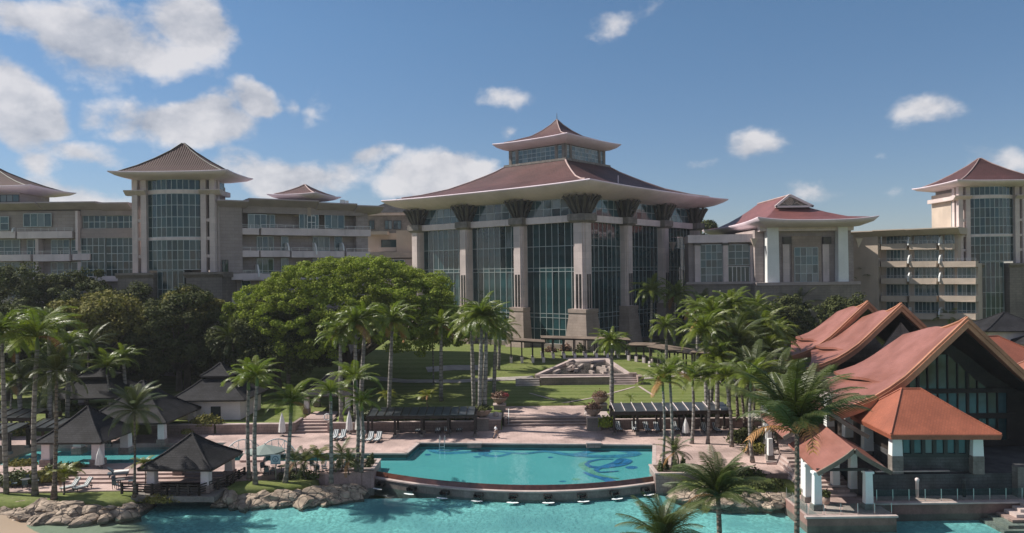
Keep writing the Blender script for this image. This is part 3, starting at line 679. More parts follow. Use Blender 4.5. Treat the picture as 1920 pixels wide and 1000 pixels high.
strip('lawn_path', [(993, 738), (1042, 763)], .42, COPING, .07); strip('lawn_path', [(1055, 763), (1120, 745), (1190, 726)], .42, COPING, .07); strip('lawn_path', [(1198, 725), (1225, 742)], .42, COPING, .07)
strip('garden_path', [(1192, 710), (1250, 705), (1340, 700)], 2.2, PATH, .10); strip('garden_path', [(640, 702), (760, 716), (860, 716), (930, 712), (1000, 709)], 2.2, PATH, .10)
strip('garden_path', [(800, 694), (850, 690), (905, 690)], 3.2, PATH, .08); strip('garden_path', [(280, 700), (330, 704), (400, 700)], 2., PATH, .12)
# ------------------------------------------------------------------ retaining walls, stairs, fountain
def wall(label, poly, z0, z1, mat, cap=None, name='garden_wall', cat='wall'):
    c = poly[0]; t = thing(name, label, cat, (c[0], c[1], z0))
    P = [(x - c[0], y - c[1]) for x, y in poly]; MB().prism(P, 0, z1 - z0).build('wall', mat, t)
    q = Vector((sum(p[0] for p in P) / len(P), sum(p[1] for p in P) / len(P)))
    MB().prism([(p[0] + math.copysign(.06, p[0] - q.x), p[1] + math.copysign(.06, p[1] - q.y)) for p in P], z1 - z0, z1 - z0 + .12).build('coping', cap or COPING, t); return t
wall('low pink stone wall in front of the lawn below the two-tier white hut', [(-39.3, 102.0), (-29.2, 102.0), (-29.2, 102.7), (-39.3, 102.7)], 0, 1.2, WALLPINK)
wall('long stone retaining wall behind the loungers of the left pergola', [(-24.2, 102.2), (-4.4, 102.2), (-4.4, 102.75), (-24.2, 102.75)], 0, 1.2, WALLPINK)
wall('stone retaining wall behind the loungers of the right pergola', [(13.4, 102.2), (32.8, 102.2), (32.8, 102.75), (13.4, 102.75)], 0, 1.2, WALLPINK)
wall('dark stone planter wall at the foot of the hut with no grass before it', [(-48, 102.0), (-39.6, 102.0), (-39.6, 102.7), (-48, 102.7)], 0, 1.25, WALLPINK)
def stairs(label, x0, x1, y0, n, z0, rise, tread, mat=None, cheek=.4, mat2=None):
    t = thing('garden_stairs', label, 'stairs', (x0, y0, z0))
    for i in range(n): MB().box(0, x1 - x0, i * tread, n * tread + .02 * i, i * rise + .001, (i + 1) * rise).build('step', mat or PAVE, t); 
    for i in range(n): MB().box(0, x1 - x0, i * tread - .035, i * tread + .001, (i + 1) * rise - .07, (i + 1) * rise + .006).build('nosing', mat2 or COPING, t)
    for x in (-cheek, x1 - x0 + .01): MB().box(x, x + cheek - .01, -.2, n * tread + .4, -.3, n * rise + .25).build('cheek_wall', WALLPINK, t)
    return t
stairs('broad pink paved stairs rising from the pool to the lawn between the urns', -.9, 10.2, 105.0, 3, 0, .27, .8, WALLPINK)  # darker stone on the steps puts riser shade into the colour
struct('stair_landing', MB().box(-1.6, 11, 107.41, 116.3, -1, .8), PAVE)
stairs('narrow flight of stairs climbing towards the small hut beside the left lawn', -28.8, -24.6, 102.2, 4, 0, .29, .8)
struct('garden_path', MB().prism([(-28.8, 105.3), (-24.6, 105.3), (-25.2, 111), (-28.5, 111)], .2, 1.28), PAVE)
# fountain cascade on the axis of the lawn
fb = gproj(1015, 722)
t = thing('water_cascade', 'stepped stone cascade sloping down to the lawn before the glass hall', 'fountain', (12.4, 136, 1.1))
P = [[(4.2 - 12.4 + (7.4 - .1) * v if s == 0 else 20.4 - 12.4 - 2.3 * v, .5 + 13.5 * v, 1.35 + 1.0 * v) for v in lin(0, 1, 6)] for s in (0, 1)]
MB().sheet(P, 2.2).build('basin_bed', DARKW, t)
m = MB(); m.bar((-8.3, .5, 1.4), (-.9, 14, 2.5), .7, .6); m.bar((8.1, .5, 1.4), (5.8, 14, 2.5), .7, .6); m.box(-8.4, 8.6, .05, .8, .9, 1.62); m.build('rim', COPING, t)
MB().box(-7.6, 4.6, -1.2, .04, -.3, 1.25).build('front_wall', WALLPINK, t); MB().box(-7.7, 4.7, -1.3, .02, 1.25, 1.38).build('coping', COPING, t)
for i in range(4):
    MB().box(4.8, 9.2 - .0, -2.0 + i * .5, .0, -.2 + i * .33, .13 + i * .33).build('step', COPING, t); MB().box(-12.0, -7.8, -2.0 + i * .5, .0, -.2 + i * .33, .13 + i * .33).build('step', PATH, t)
MB().box(9.2, 10.2, -2.2, .6, -.2, 1.5).build('pier', WALLPINK, t); MB().box(8.0, 9.4, .06, 1.3, .9, 1.75).build('pier', WALLPINK, t)
lb = MB().box(-.5, .5, -.28, .28, -.22, .22).mesh('stone_ledge', CASC)
for k in range(17):
    v = random.uniform(.06, .92); s = random.choice((-1, 1)) * random.uniform(.15, .72)
    xc = (-8.2 + 7.3 * v) * .5 + (8 - 2.3 * v) * .5; hw = ((8 - 2.3 * v) - (-8.2 + 7.3 * v)) / 2
    o = link('stone_ledge', lb, t, (xc + s * hw, .5 + 13.5 * v, 1.5 + 1.0 * v + .12), (random.uniform(-.15, .15), random.uniform(-.1, .1), PI / 2 + s * .45 + random.uniform(-.3, .3)), (random.uniform(1.6, 3.6), random.uniform(.7, 1.1), random.uniform(.7, 1.3)))
m = MB().lathe([(4.4, 0), (4.6, .15), (4.6, .75), (4.2, .8)], 24, cap=True); o = m.build('round_basin', COPING, None, True, (14.9, 153.2, 3.0)); tag(o, 'low round pale stone basin at the head of the cascade', 'basin')
# ------------------------------------------------------------------ the glass hall
def hall():
    rz = math.atan2(.763, .647); s = 17.; W = 51.; c = W / 2
    t = thing('glass_hall', 'towering square glass hall with two tiered maroon pagoda roofs and stone columns', 'building', (15.1, 165, 4), rz)
    Z = lambda z: z - 4
    # main roof
    r = MB().rings([(9.6, 9.6, Z(48.0), 0), (11.5, 11.5, Z(46.6), 0), (13.5, 13.5, Z(45.45), 0), (16, 16, Z(44.1), 0), (20, 20, Z(42.15), .02), (25, 25, Z(40.6), .08), (30.4, 30.4, Z(39.45), .2)], (c, c), 12).build('roof', MAROON, t)
    for sx, sy in ((-1, -1), (1, -1), (1, 1), (-1, 1)):
        MB().tube([(c + sx * h, c + sy * h, Z(z) + .08) for h, z in ((9.6, 48), (11.5, 46.6), (13.5, 45.45), (16, 44.1), (20, 42.17), (25, 40.68), (28.5, 40.05))], .2, 5).build('hip_ridge', RIDGE, r)
    MB().rings([(30.4, 30.4, Z(39.44), .2), (32.1, 32.1, Z(39.25), .35), (32.25, 32.25, Z(39.1), .35), (32.1, 32.1, Z(38.9), .33), (31.2, 31.2, Z(38.35), .25), (29.5, 29.5, Z(37.6), .15), (27.2, 27.2, Z(37.05), .05), (24.4, 24.4, Z(36.75), 0)], (c, c), 16).build('eave', SOFFIT, t, True)
    u = MB().rings([(.12, .12, Z(60.3), 0), (1.2, 1.2, Z(58.9), 0), (2.85, 2.85, Z(57.35), 0), (4.8, 4.8, Z(55.95), 0), (8, 8, Z(54.75), .03), (10.7, 10.7, Z(54.0), .12)], (c, c), 8).build('upper_roof', MAROON, t)
    for sx, sy in ((-1, -1), (1, -1), (1, 1), (-1, 1)):
        MB().tube([(c + sx * h, c + sy * h, Z(z) + .06) for h, z in ((.1, 60.3), (1.2, 58.9), (2.85, 57.35), (4.8, 55.95), (8, 54.8), (9.8, 54.3))], .13, 5).build('hip_ridge', RIDGE, u)
    MB().tube([(c, c, Z(60.2)), (c, c, Z(60.8)), (c, c, Z(62.1))], [.16, .09, .04], 6).build('finial', BRONZE, u)
    MB().rings([(10.7, 10.7, Z(53.99), .12), (11.9, 11.9, Z(53.8), .25), (12, 12, Z(53.68), .25), (11.9, 11.9, Z(53.5), .24), (11.1, 11.1, Z(52.85), .12), (9.8, 9.8, Z(52.3), .03), (8.4, 8.4, Z(52.1), 0)], (c, c), 12).build('upper_eave', SOFFIT, t, True)
    # lantern storey
    m = MB().box(c - 8.6, c + 8.6, c - 8.6, c + 8.6, Z(47.3), Z(52.2)); m.build('lantern_core', BRONZE, t)
    m = MB()
    for sx in (-1, 1):
        for sy in (-1, 1):
            m.box(c + sx * 8.5 - .45, c + sx * 8.5 + .45, c + sy * 8.5 - .45, c + sy * 8.5 + .45, Z(47.6), Z(52.25))
            m.box(c + sx * 6.3 - .4, c + sx * 6.3 + .4, c + sy * 8.6 - .35, c + sy * 8.6 + .35, Z(47.6), Z(52.25)); m.box(c + sx * 8.6 - .35, c + sx * 8.6 + .35, c + sy * 6.3 - .4, c + sy * 6.3 + .4, Z(47.6), Z(52.25))
    m.build('lantern_post', GRANITE, t)
    MB().rings([(9.9, 9.9, Z(47.9), 0), (9.9, 9.9, Z(48.45), 0), (8.9, 8.9, Z(48.5), 0)], (c, c), 2).build('lantern_sill', GRANITE, t)
    for a, b in ((-5.8, 5.8), (-8, -6.8), (6.8, 8)):
        n = 8 if b - a > 5 else 1
        glaze(t, [(c + q, c - 8.72) for q in lin(a, b, n)], lin(Z(48.6), Z(51.8), 3), FRAME, GLASS2, .1, name='lantern_window'); glaze(t, [(c - 8.72, c - q) for q in lin(a, b, n)], lin(Z(48.6), Z(51.8), 3), FRAME, GLASS2, .1, name='lantern_window')
    # body behind the glass and the two hidden sides
    m = MB().box(1.2, W - 1.2, 1.2, W - 1.2, .1, Z(36.9)); m.build('core', FRAMED, t)
    m = MB().box(W - 1.1, W + .6, 1.5, W + .6, 0, Z(36.9)); m.box(1.5, W - 1.1, W - 1.1, W + .6, 0, Z(36.9)); m.build('rear_wall', STONE, t)
    MB().rings([(c + .4, c + .4, Z(4.0), 0), (c + .4, c + .4, Z(5.0), 0), (c - .6, c - .6, Z(5.0), 0)], (c, c), 1).build('plinth', STONE_D, t)
    posl = [(i * s, 0) for i in range(4)] + [(0, i * s) for i in range(1, 4)] + [(W, W), (W, s), (W, 2 * s), (s, W), (2 * s, W)]
    arms = [(.9, 33.0), (1.45, 33.5), (2.0, 34.6), (2.5, 35.8), (3.3, 36.95)]
    for i, (x, y) in enumerate(posl):
        big = 1.12 if (x, y) == (0, 0) else 1.
        m = MB(); hw = 1.22 * big
        m.box(x - hw, x + hw, y - hw, y + hw, Z(12.9), Z(31.2)); m.box(x - hw * .72, x + hw * .72, y - hw - .22, y + hw + .22, Z(12.9), Z(31.2)); m.box(x - hw - .22, x + hw + .22, y - hw * .72, y + hw * .72, Z(12.9), Z(31.2))
        col = m.build('column', COLST, t)
        m = MB().frus(x, y, (2.75 * big, 2.75 * big), (1.95 * big, 1.95 * big), -.2, Z(12.1)); m.box(x - 2.1 * big, x + 2.1 * big, y - 2.1 * big, y + 2.1 * big, Z(12.1), Z(12.9)); m.build('pier', PINKSTONE, col)
        m = MB().frus(x, y, (1.5 * big, 1.5 * big), (2.0 * big, 2.0 * big), Z(31.2), Z(31.7)); m.box(x - 2.05 * big, x + 2.05 * big, y - 2.05 * big, y + 2.05 * big, Z(31.7), Z(33.1)); m.build('capital', GRANITE, col)
        m = MB().frus(x, y, (.8, .8), (1.7, 1.7), Z(33.1), Z(36.9))
        for k in range(12):
            a = 2 * PI * (k + .5) / 12; kk = big * (1.12 if k % 3 == 1 else 1)
            m.tube([(x + math.cos(a) * r_ * kk, y + math.sin(a) * r_ * kk, Z(z)) for r_, z in arms], [.30, .36, .4, .4, .34], 5)
        m.build('bracket', BRONZE, col)
        m = MB()
        if x == 0 or y == 0:
            for q in (-.42, .42):
                if y == 0: m.box(x + q - .3, x + q + .3, y - hw - .235, y - hw - .20, Z(13.0), Z(20.3))
                if x == 0: m.box(x - hw - .235, x - hw - .20, y + q - .3, y + q + .3, Z(13.0), Z(20.3))
            m.build('slot_shade', DARKW, col)  # dark proud panels stand in for the shade inside column recesses
    zs = [Z(z) for z in (5.0, 8.2, 10.7, 11.6, 20.9, 21.7, 26.5, 31.7)]
    for i in range(3):
        a, b = i * s + 1.45, (i + 1) * s - 1.45
        glaze(t, [(q, .5) for q in lin(a, b, 8)], zs, FRAME, GLASS, .13, .2, 'curtain_wall'); glaze(t, [(.5, q) for q in lin(b, a, 8)], zs, FRAME, GLASS, .13, .2, 'curtain_wall')
        glaze(t, [(q, .6) for q in lin(a, b, 6)], [Z(33), Z(34.8), Z(36.8)], FRAME, GLASS2, .12, name='upper_window'); glaze(t, [(.6, q) for q in lin(b, a, 6)], [Z(33), Z(34.8), Z(36.8)], FRAME, GLASS2, .12, name='upper_window')
        MB().box(a - .02 + .6, b - .6, -.75, .7, Z(31.55), Z(33.0)).build('beam', PARAPET, t); MB().box(-.75, .7, a + .58, b - .6, Z(31.55), Z(33.0)).build('beam', PARAPET, t)
    MB().tube([(c - 4, c - 21, Z(41.7)), (c - 4, c - 21, Z(43.6))], .14, 6).build('vent_pipe', SOFFIT, t)
    m = MB().tube([(6, -1.5, Z(40.3)), (12, -1.5, Z(40.35))], .09, 5)
    for q in range(5): m.tube([(6.5 + q * 1.2, -2.0, Z(40.2)), (6.5 + q * 1.2, -1.0, Z(40.5))], .07, 4)
    m.build('roof_aerial', STEEL, t)
    for x, y in ((37.6, -1.0),):
        MB().frus(x, y, (.05, .05), (1.0, .5), Z(25.6), Z(27.9)).build('wall_wedge', CREAM, t)  # plain pale wedge on the wall, widening upwards
hall()

# ------------------------------------------------------------------ hotel wings and towers
def parapet(F, t, x0, x1, y0, y1, back=2.3, mat=None, rail=True, fold=0.):
    """one balcony: solid front, floor slab, returns, and a rail above"""
    xm = (x0 + x1) / 2; u0, u1 = F.u(x0, (y0 + y1) / 2), F.u(x1, (y0 + y1) / 2); z0, z1 = F.z(xm, y1), F.z(xm, y0)
    m = MB(); nseg = max(1, round((u1 - u0) / 6)); U = lin(u0, u1, nseg)
    off = [fold * (k % 2) for k in range(nseg + 1)]
    for k in range(nseg):
        m.add([(U[k], off[k], z0), (U[k + 1], off[k + 1], z0), (U[k + 1], off[k + 1] + .2, z0), (U[k], off[k] + .2, z0), (U[k], off[k], z1), (U[k + 1], off[k + 1], z1), (U[k + 1], off[k + 1] + .2, z1), (U[k], off[k] + .2, z1)],
              [(3, 2, 1, 0), (4, 5, 6, 7), (0, 1, 5, 4), (1, 2, 6, 5), (2, 3, 7, 6), (3, 0, 4, 7)])
    m.box(u0 + .02, u1 - .02, .21 + min(off), back, z0 - .02, z0 + .26); m.box(u0, u0 + .2, .22, back, z0 + .01, z1 - .01); m.box(u1 - .2, u1, .22, back, z0 + .01, z1 - .01)
    b = m.build('balcony', mat or PARAPET, t)
    if rail:
        m = MB(); zt = z1 + .62
        for k in range(nseg): m.bar((U[k], off[k] + .1, zt), (U[k + 1], off[k + 1] + .1, zt), .06); m.bar((U[k], off[k] + .1, z1 + .3), (U[k + 1], off[k + 1] + .1, z1 + .3), .035)
        n = max(2, int((u1 - u0) / 1.5))
        for k in range(n + 1):
            q = k / n * nseg; i = min(int(q), nseg - 1); o = off[i] + (off[i + 1] - off[i]) * (q - i)
            m.box(u0 + (u1 - u0) * k / n - .025, u0 + (u1 - u0) * k / n + .025, o + .075, o + .125, z1, zt)
        m.build('railing', STEEL, b)
    return b
SLAB = M('eave_grey', (.43, .365, .385), var=.1, stain=.15)
def roof_slab(F, t, x0, x1, ytop, out=2.4, th=.4, drop=1.35, back=12, mat=None):
    xm = (x0 + x1) / 2; u0, u1 = F.u(x0, ytop), F.u(x1, ytop); z = F.z(xm, ytop)
    MB().extr([(-out, z), (-out, z - .22), (-out * .55, z - th - .35), (0.1, z - drop), (back, z - drop), (back, z)], u0, u1).build('roof_slab', mat or SLAB, t)
def fin(F, t, px, y0, y1, out=1.2, back=2.2):
    u = F.u(px, (y0 + y1) / 2); z0, z1 = F.z(px, y1), F.z(px, y0); h = z1 - z0
    P = [(back, 0), (-out * .25, 0), (-out * .1, h * .5), (out * .35, h * .86), (out * .8, h * 1.0), (back, h)]
    MB().extr([(y, z0 + z) for y, z in P], u - .14, u + .14).build('partition_fin', WHITE, t)
def pagoda(t, c, hx, hy, ze, za, mat, lift=.25, flat=.62, eave=2.2, steep=None, neck=None, ridge=True, drop=1.15):
    prof = [(0.02, za)]
    for k in (.2, .45, .72, 1.): prof.append((k, ze + (za - ze) * ((1 - k) * (1 - .35 * k))))
    ix, iy = hx * flat + (hx - hx * flat) * .55, hy * flat + (hy - hy * flat) * .55
    r = MB().rings([(ix * k, iy * k, z, lift * .3 * (k == 1)) for k, z in prof], c, 8).build('roof', mat, t)
    if ridge:
        for sx, sy in ((-1, -1), (1, -1), (1, 1), (-1, 1)): MB().tube([(c[0] + sx * ix * k, c[1] + sy * iy * k, z + .06) for k, z in prof], .12, 5).build('hip_ridge', BRONZE if mat is BROWNTILE else RIDGE, r)
    MB().rings([(ix, iy, ze - .01, lift * .3), (hx, hy, ze - .12, lift), (hx, hy, ze - .3, lift), (hx - .9, hy - .9, ze - .75, lift * .5), (hx - eave, hy - eave, ze - drop, 0), (hx - eave - 1.6, hy - eave - 1.6, ze - drop - .03, 0)], c, 10).build('eave', SOFFIT, t, True)
    return r
def tower(label, cx, D, depth_roof, mat, side):
    zb = 4.; Z = lambda z: z - zb
    t = thing('hotel_tower', label, 'tower', (cx, D, zb)); cy = -4 + depth_roof / 2; hy = depth_roof / 2
    pagoda(t, (0.7, cy), 10.9, hy, Z(40.1), Z(46.1), mat, .2, .7, 3.4, drop=1.25)
    back = depth_roof - 7.5
    m = MB().box(-6.3, 6.3, 1.7, back, Z(22), Z(38.9)); m.build('core', STONE_D if side > 0 else STONE, t)
    if side < 0: MB().box(-7.3, -6.9, 2.6, back, Z(22), Z(38.0)).build('side_wall', CREAM, t); glaze(t, [(-7.35, back * .28), (-7.35, 2.6)][::1], lin(Z(22), Z(37), 8), FRAME, GLASS, .1)
    else:
        MB().box(6.9, 7.3, 2.6, back, Z(22), Z(38.0)).build('side_wall', STONE, t); glaze(t, [(7.36, 3.2), (7.36, 5.6)], [Z(37.2), Z(38.7)], FRAME, GLASS2, .1)
    arc = lambda x, o=0.: 1.0 - (1.7 + o) * (1 - (x / 5.4) ** 2) - o * .3
    X = lin(-5.0, 5.0, 10)
    glaze(t, [(x, arc(x)) for x in X], [Z(z) for z in (22.1, 23.9, 25.7, 27.6)], FRAME, GLASS, .1, name='bay_window')
    glaze(t, [(x, arc(x)) for x in X], [Z(z) for z in (28.2, 30.0, 31.9, 34.1, 36.2)], FRAME, GLASS, .1, name='bay_window')
    glaze(t, [(x, arc(x)) for x in X], [Z(z) for z in (37.0, 38.85)], FRAME, GLASS, .1, name='bay_window')
    glaze(t, [(x, arc(x) + .02) for x in X[2:8]], [Z(z) for z in (4.4, 8, 11.5, 15, 18.5, 21.9)], FRAME, GLASS, .1, name='bay_window')
    for z0, z1 in ((36.25, 36.95), (27.65, 28.15)):
        m = MB(); Y = lin(-5.2, 5.2, 12)
        for a, b in zip(Y[:-1], Y[1:]): m.add([(x, arc(x, .15) + d, Z(z)) for z in (z0, z1) for x, d in ((a, 0), (b, 0), (b, .5), (a, .5))], [(3, 2, 1, 0), (4, 5, 6, 7), (0, 1, 5, 4), (1, 2, 6, 5), (2, 3, 7, 6), (3, 0, 4, 7)])
        m.build('beam', PARAPET, t)
    for x in (-7.2, -5.55, 5.55, 7.2):
        MB().box(x - .5, x + .5, -.1, .9, Z(21.6), Z(39)).build('column', COLST, t)
        if abs(x) > 7: MB().box(x - .5, x + .5, 1.6, 2.6, Z(21.6), Z(39)).build('column', COLST, t)
    for sx in (-1, 1):
        for z in (24.6, 27.9, 31.3): MB().box(sx * 6.05, sx * 6.72, .1, .7, Z(z) - .3, Z(z) + .3).build('column_tie', COLST, t)
    for sx in (-1, 1):
        m = MB().extr([(-.9, Z(36.95)), (-.9, Z(36.75)), (0, Z(36.0)), (1.0, Z(36.0)), (1.0, Z(36.95))], sx * 5.0, sx * 8.9)
        m.extr([(-.5, Z(36.96)), (-.5, Z(36.76)), (.2, Z(36.05)), (back, Z(36.05)), (back, Z(36.96))], sx * 7.5, sx * 8.3); m.build('ledge', COLST, t)
    for x0, x1 in ((-9.8, -3.3), (2.8, 9.4)):
        MB().box(x0, x1, -1.4, back, 0, Z(20.6)).build('stone_base', STONE_D, t); MB().extr([(-1.9, Z(21.6)), (-1.9, Z(21.2)), (-1.4, Z(20.6)), (back, Z(20.6)), (back, Z(21.6))], x0 - .3, x1 + .3).build('ledge', STONE_D, t)
    MB().box(-3.2, 2.7, 1.3, back, 0, Z(22)).build('base_core', FRAMED, t); return t
tower('tall tower with brown ribbed pyramid roof and bowed glass bay on the left', -62.9, 144, 14, BROWNTILE, 1)
tower('tall tower with maroon pyramid roof and sunlit cream side by the right edge', 108.6, 174.5, 19.4, MAROON, -1)

# left-hand wing with balconies
F = Fac(-60, 150, 250, 150); t = F.thing('hotel_wing', 'grey balconied hotel wing running off the left edge of the view', 'building')
m = MB().box(F.u(-60), F.u(148), 2.3, 14, 0, F.z(60, 388)); m.box(F.u(148.5), F.u(238), 1.2, 14, 0, F.z(200, 384)); m.build('wall', STONE, t)
F.box(MB(), -60, 146, 396, 436, .3, 2.3).build('upper_wall', STONE, t)
roof_slab(F, t, -60, 80, 382); roof_slab(F, t, 80.2, 190, 380, out=2.1); roof_slab(F, t, 190.2, 248, 381, out=1.8)
for a, b, y0, y1 in ((-60, 28, 434, 447), (32, 135, 434, 447), (-60, 57, 478, 490), (62, 130, 477, 490), (136, 168, 476, 488), (-60, 57, 521, 533), (62, 150, 520, 533), (-60, 150, 560, 572)): parapet(F, t, a, b, y0, y1)
F.win(t, 45, 97, 401, 425, 4, 1, -.1, mg=GLASS2); F.win(t, -30, 17, 407, 432, 3, 2, -.1, mg=GLASS2)
for a, b, n in ((-20, 24, 3), (38, 62, 2), (84, 118, 3), (122, 146, 2)):
    for y0, y1 in ((449, 478), (492, 521), (535, 560)): F.win(t, a, b, y0, y1, n, 2, 2.2, mg=GLASS2)
for px in (66, 146):
    for y0, y1 in ((448, 478), (491, 521)): F.box(MB(), px - 3, px + 3, y0, y1, .5, 2.2).build('pier', COLST, t)
fin(F, t, 24, 424, 436); fin(F, t, 57, 545, 560)
F.box(MB(), 143.5, 148, 396, 470, -.4, 2).build('pier', PARAPET, t)
F.win(t, 152, 194, 404, 428, 4, 2, .8); F.win(t, 195, 249, 404, 428, 5, 2, 1.0)
F.box(MB(), 149, 249, 384, 404, .4, 1.2).build('upper_wall', STONE, t); F.box(MB(), 149, 249, 428, 446, .4, 1.2).build('spandrel', STONE, t)
F.win(t, 150, 194, 446, 520, 4, 5, .5); F.win(t, 195, 249, 446, 520, 5, 5, .8)
parapet(F, t, 150, 235, 518, 528, rail=False)
t = thing('rooftop_pavilion', 'flared brown roofed pavilion on the roof cut by the left edge', 'pavilion', (-107, 160, 36))
pagoda(t, (0, 0), 12.6, 8, 3.2, 8.0, BROWNTILE, .2, .7, 3, drop=1.2); MB().box(-8.5, 8.5, -5, 5, -1, 2.2).build('wall', STONE, t); glaze(t, [(x, -5.06) for x in lin(1.0, 8.4, 6)], [.2, 1.6], FRAMED, GLASS2)

# wing between the left tower and the glass hall
F = Fac(405, 146, 712, 163); t = F.thing('hotel_wing', 'balconied hotel wing between the left tower and the glass hall', 'building')
m = MB().box(F.u(405), F.u(690), 2.4, 14, 0, F.z(550, 386)); m.box(F.u(405), F.u(454), -.2, 2.39, F.z(430, 512), F.z(430, 388)); m.build('wall', STONE, t)
F.box(MB(), 455, 678, 386, 402, .2, 2.39).build('upper_wall', STONE, t)
F.box(MB(), 670, 692, 388, 520, .6, 2.39).build('corner_pier', STONE, t)
roof_slab(F, t, 403, 462, 377, out=2.2); roof_slab(F, t, 462.3, 592, 375.5, out=2.2); roof_slab(F, t, 592.3, 664, 382, out=2.0); roof_slab(F, t, 664.3, 713, 387, out=2.2)
for a, b, y0, y1 in ((454, 486, 428, 440), (490, 695, 429, 442), (454, 486, 470, 482), (489, 544, 470, 482), (547, 646, 471, 483), (650, 694, 472, 483), (396, 492, 513, 525), (400, 454, 558, 571), (456, 640, 513, 525)):
    parapet(F, t, a, b, y0, y1, fold=.5 if b - a > 100 else 0)
for a, b, n in ((466, 500, 3), (501, 519, 2), (562, 598, 4), (610, 646, 3)): F.win(t, a, b, 402, 428, n, 1, .3 if n > 2 else 1.6, mg=GLASS2)
F.win(t, 577, 592, 405, 429, 2, 2, .2, mf=WHITE)
for y0, y1 in ((443, 470), (484, 512)):
    for a, b, n in ((487, 518, 3), (533, 546, 1), (593, 624, 3), (634, 648, 1)): F.win(t, a, b, y0, y1, n, 1, 2.2, mg=GLASS2)
for px, y0, y1 in ((541, 455, 470), (593, 455, 478), (644, 455, 470), (485, 496, 520), (541, 498, 513)): fin(F, t, px, y0, y1)
F.win(t, 416, 427, 488, 511, 2, 1, -.3, FRAMED, GLASS)
for a, b, n in ((415, 444, 3), (458, 474, 1)): F.win(t, a, b, 527, 556, n, 1, 2.2, mg=GLASS2)
F.win(t, 405, 445, 572, 598, 4, 1, 2.2)
q = at(572, 380, 158); t = thing('rooftop_pavilion', 'small square rooftop pavilion with flared maroon roof above the wing', 'pavilion', (q.x, 158, q.z - 1), -.25)
pagoda(t, (0, 0), 5.4, 5.4, 2.4, 4.6, MAROON, .2, .6, 2.4, drop=1.1); MB().box(-2.3, 2.3, -2.3, 2.3, -2, 1.4).build('wall', CREAM, t)
for sx in (-1, 1): MB().box(sx * 4.2 - .15, sx * 4.2 + .15, -3.6, -3.3, 2.3, 2.8).build('roof_lamp', BRONZE, t)
q = at(642, 384, 160); t = thing('roof_duct', 'small metal ventilation duct on the flat roof beside the hall', 'duct', q); m = MB().box(-.4, .4, -.4, .4, -.5, 1.); m.box(.6, 1.2, -.4, .4, -.5, .8); m.build('casing', STEEL, t)
# far grey house and sunlit cream link
F = Fac(690, 228, 800, 228); t = F.thing('far_hotel_block', 'grey hotel block with dark hipped roof seen beyond the cream link', 'building')
F.box(MB(), 686, 800, 404, 520, 0, 16).build('wall', GRANITE, t); F.box(MB(), 684, 800, 399, 404, -1, 17).build('cornice', PARAPET, t)
u0, u1 = F.u(684), F.u(800); z = F.z(740, 400); MB().rings([(.5, .2, z + 5, 0), (7, 4, z + 2.1, 0), ((u1 - u0) / 2 + 1.2, 9.5, z, .1)], ((u0 + u1) / 2, 7.5), 4).build('roof', SLATE, t)
for a, b in ((693, 702), (722, 735), (738, 752)): F.win(t, a, b, 414, 430, 2, 1, -.1, FRAMED, GLASS2)
F = Fac(688, 207, 790, 207); t = F.thing('link_building', 'sunlit cream rendered link building left of the glass hall', 'building')
F.box(MB(), 686, 796, 436, 560, 3.5, 16).build('wall', CREAM, t); F.box(MB(), 743, 796, 432, 480, 0, 3.4).build('bay', CREAM, t); F.box(MB(), 688, 726, 434, 440, 0, 3.45).build('canopy', CREAM, t)
F.box(MB(), 708, 742, 464, 472, .4, 3.45).build('balcony', CREAM, t); F.win(t, 711, 741, 449, 464, 2, 1, 3.4, FRAMED, GLASS)
F.box(MB(), 680, 800, 473, 484, -2, 3.3).build('terrace_wall', STONE, t); F.box(MB(), 680, 800, 486, 640, -1.5, 3.2).build('lower_wall', STONE, t); F.win(t, 722, 760, 488, 500, 4, 1, -1.6)

# link and gabled hall right of the glass hall
F = Fac(1296, 176, 1412, 174); t = F.thing('link_building', 'flat roofed glazed link between the glass hall and the gabled hall', 'building')
F.box(MB(), 1290, 1416, 440, 455, 0, 14).build('fascia', PARAPET, t); F.box(MB(), 1292, 1414, 455.2, 540, 1.2, 13).build('wall', STONE, t)
for a, b in ((1303, 1313), (1356, 1365), (1407, 1414)): F.box(MB(), a, b, 455, 535, -.1, 1.1).build('column', COLST, t); F.box(MB(), a - 2, b + 2, 456, 460, -.3, 1.12).build('capital', BRONZE, t)
F.win(t, 1314, 1355, 459, 530, 4, 5, .6, mg=GLASS2); F.win(t, 1366, 1406, 459, 497, 3, 3, .6, mg=GLASS2); F.win(t, 1366, 1406, 500, 530, 5, 1, .6, WHITE, GLASS)
F.box(MB(), 1284, 1420, 531, 660, -1.6, 1).build('stone_base', STONE_D, t); F.box(MB(), 1286, 1418, 528.5, 533, -2, 1.1).build('ledge', STONE, t)

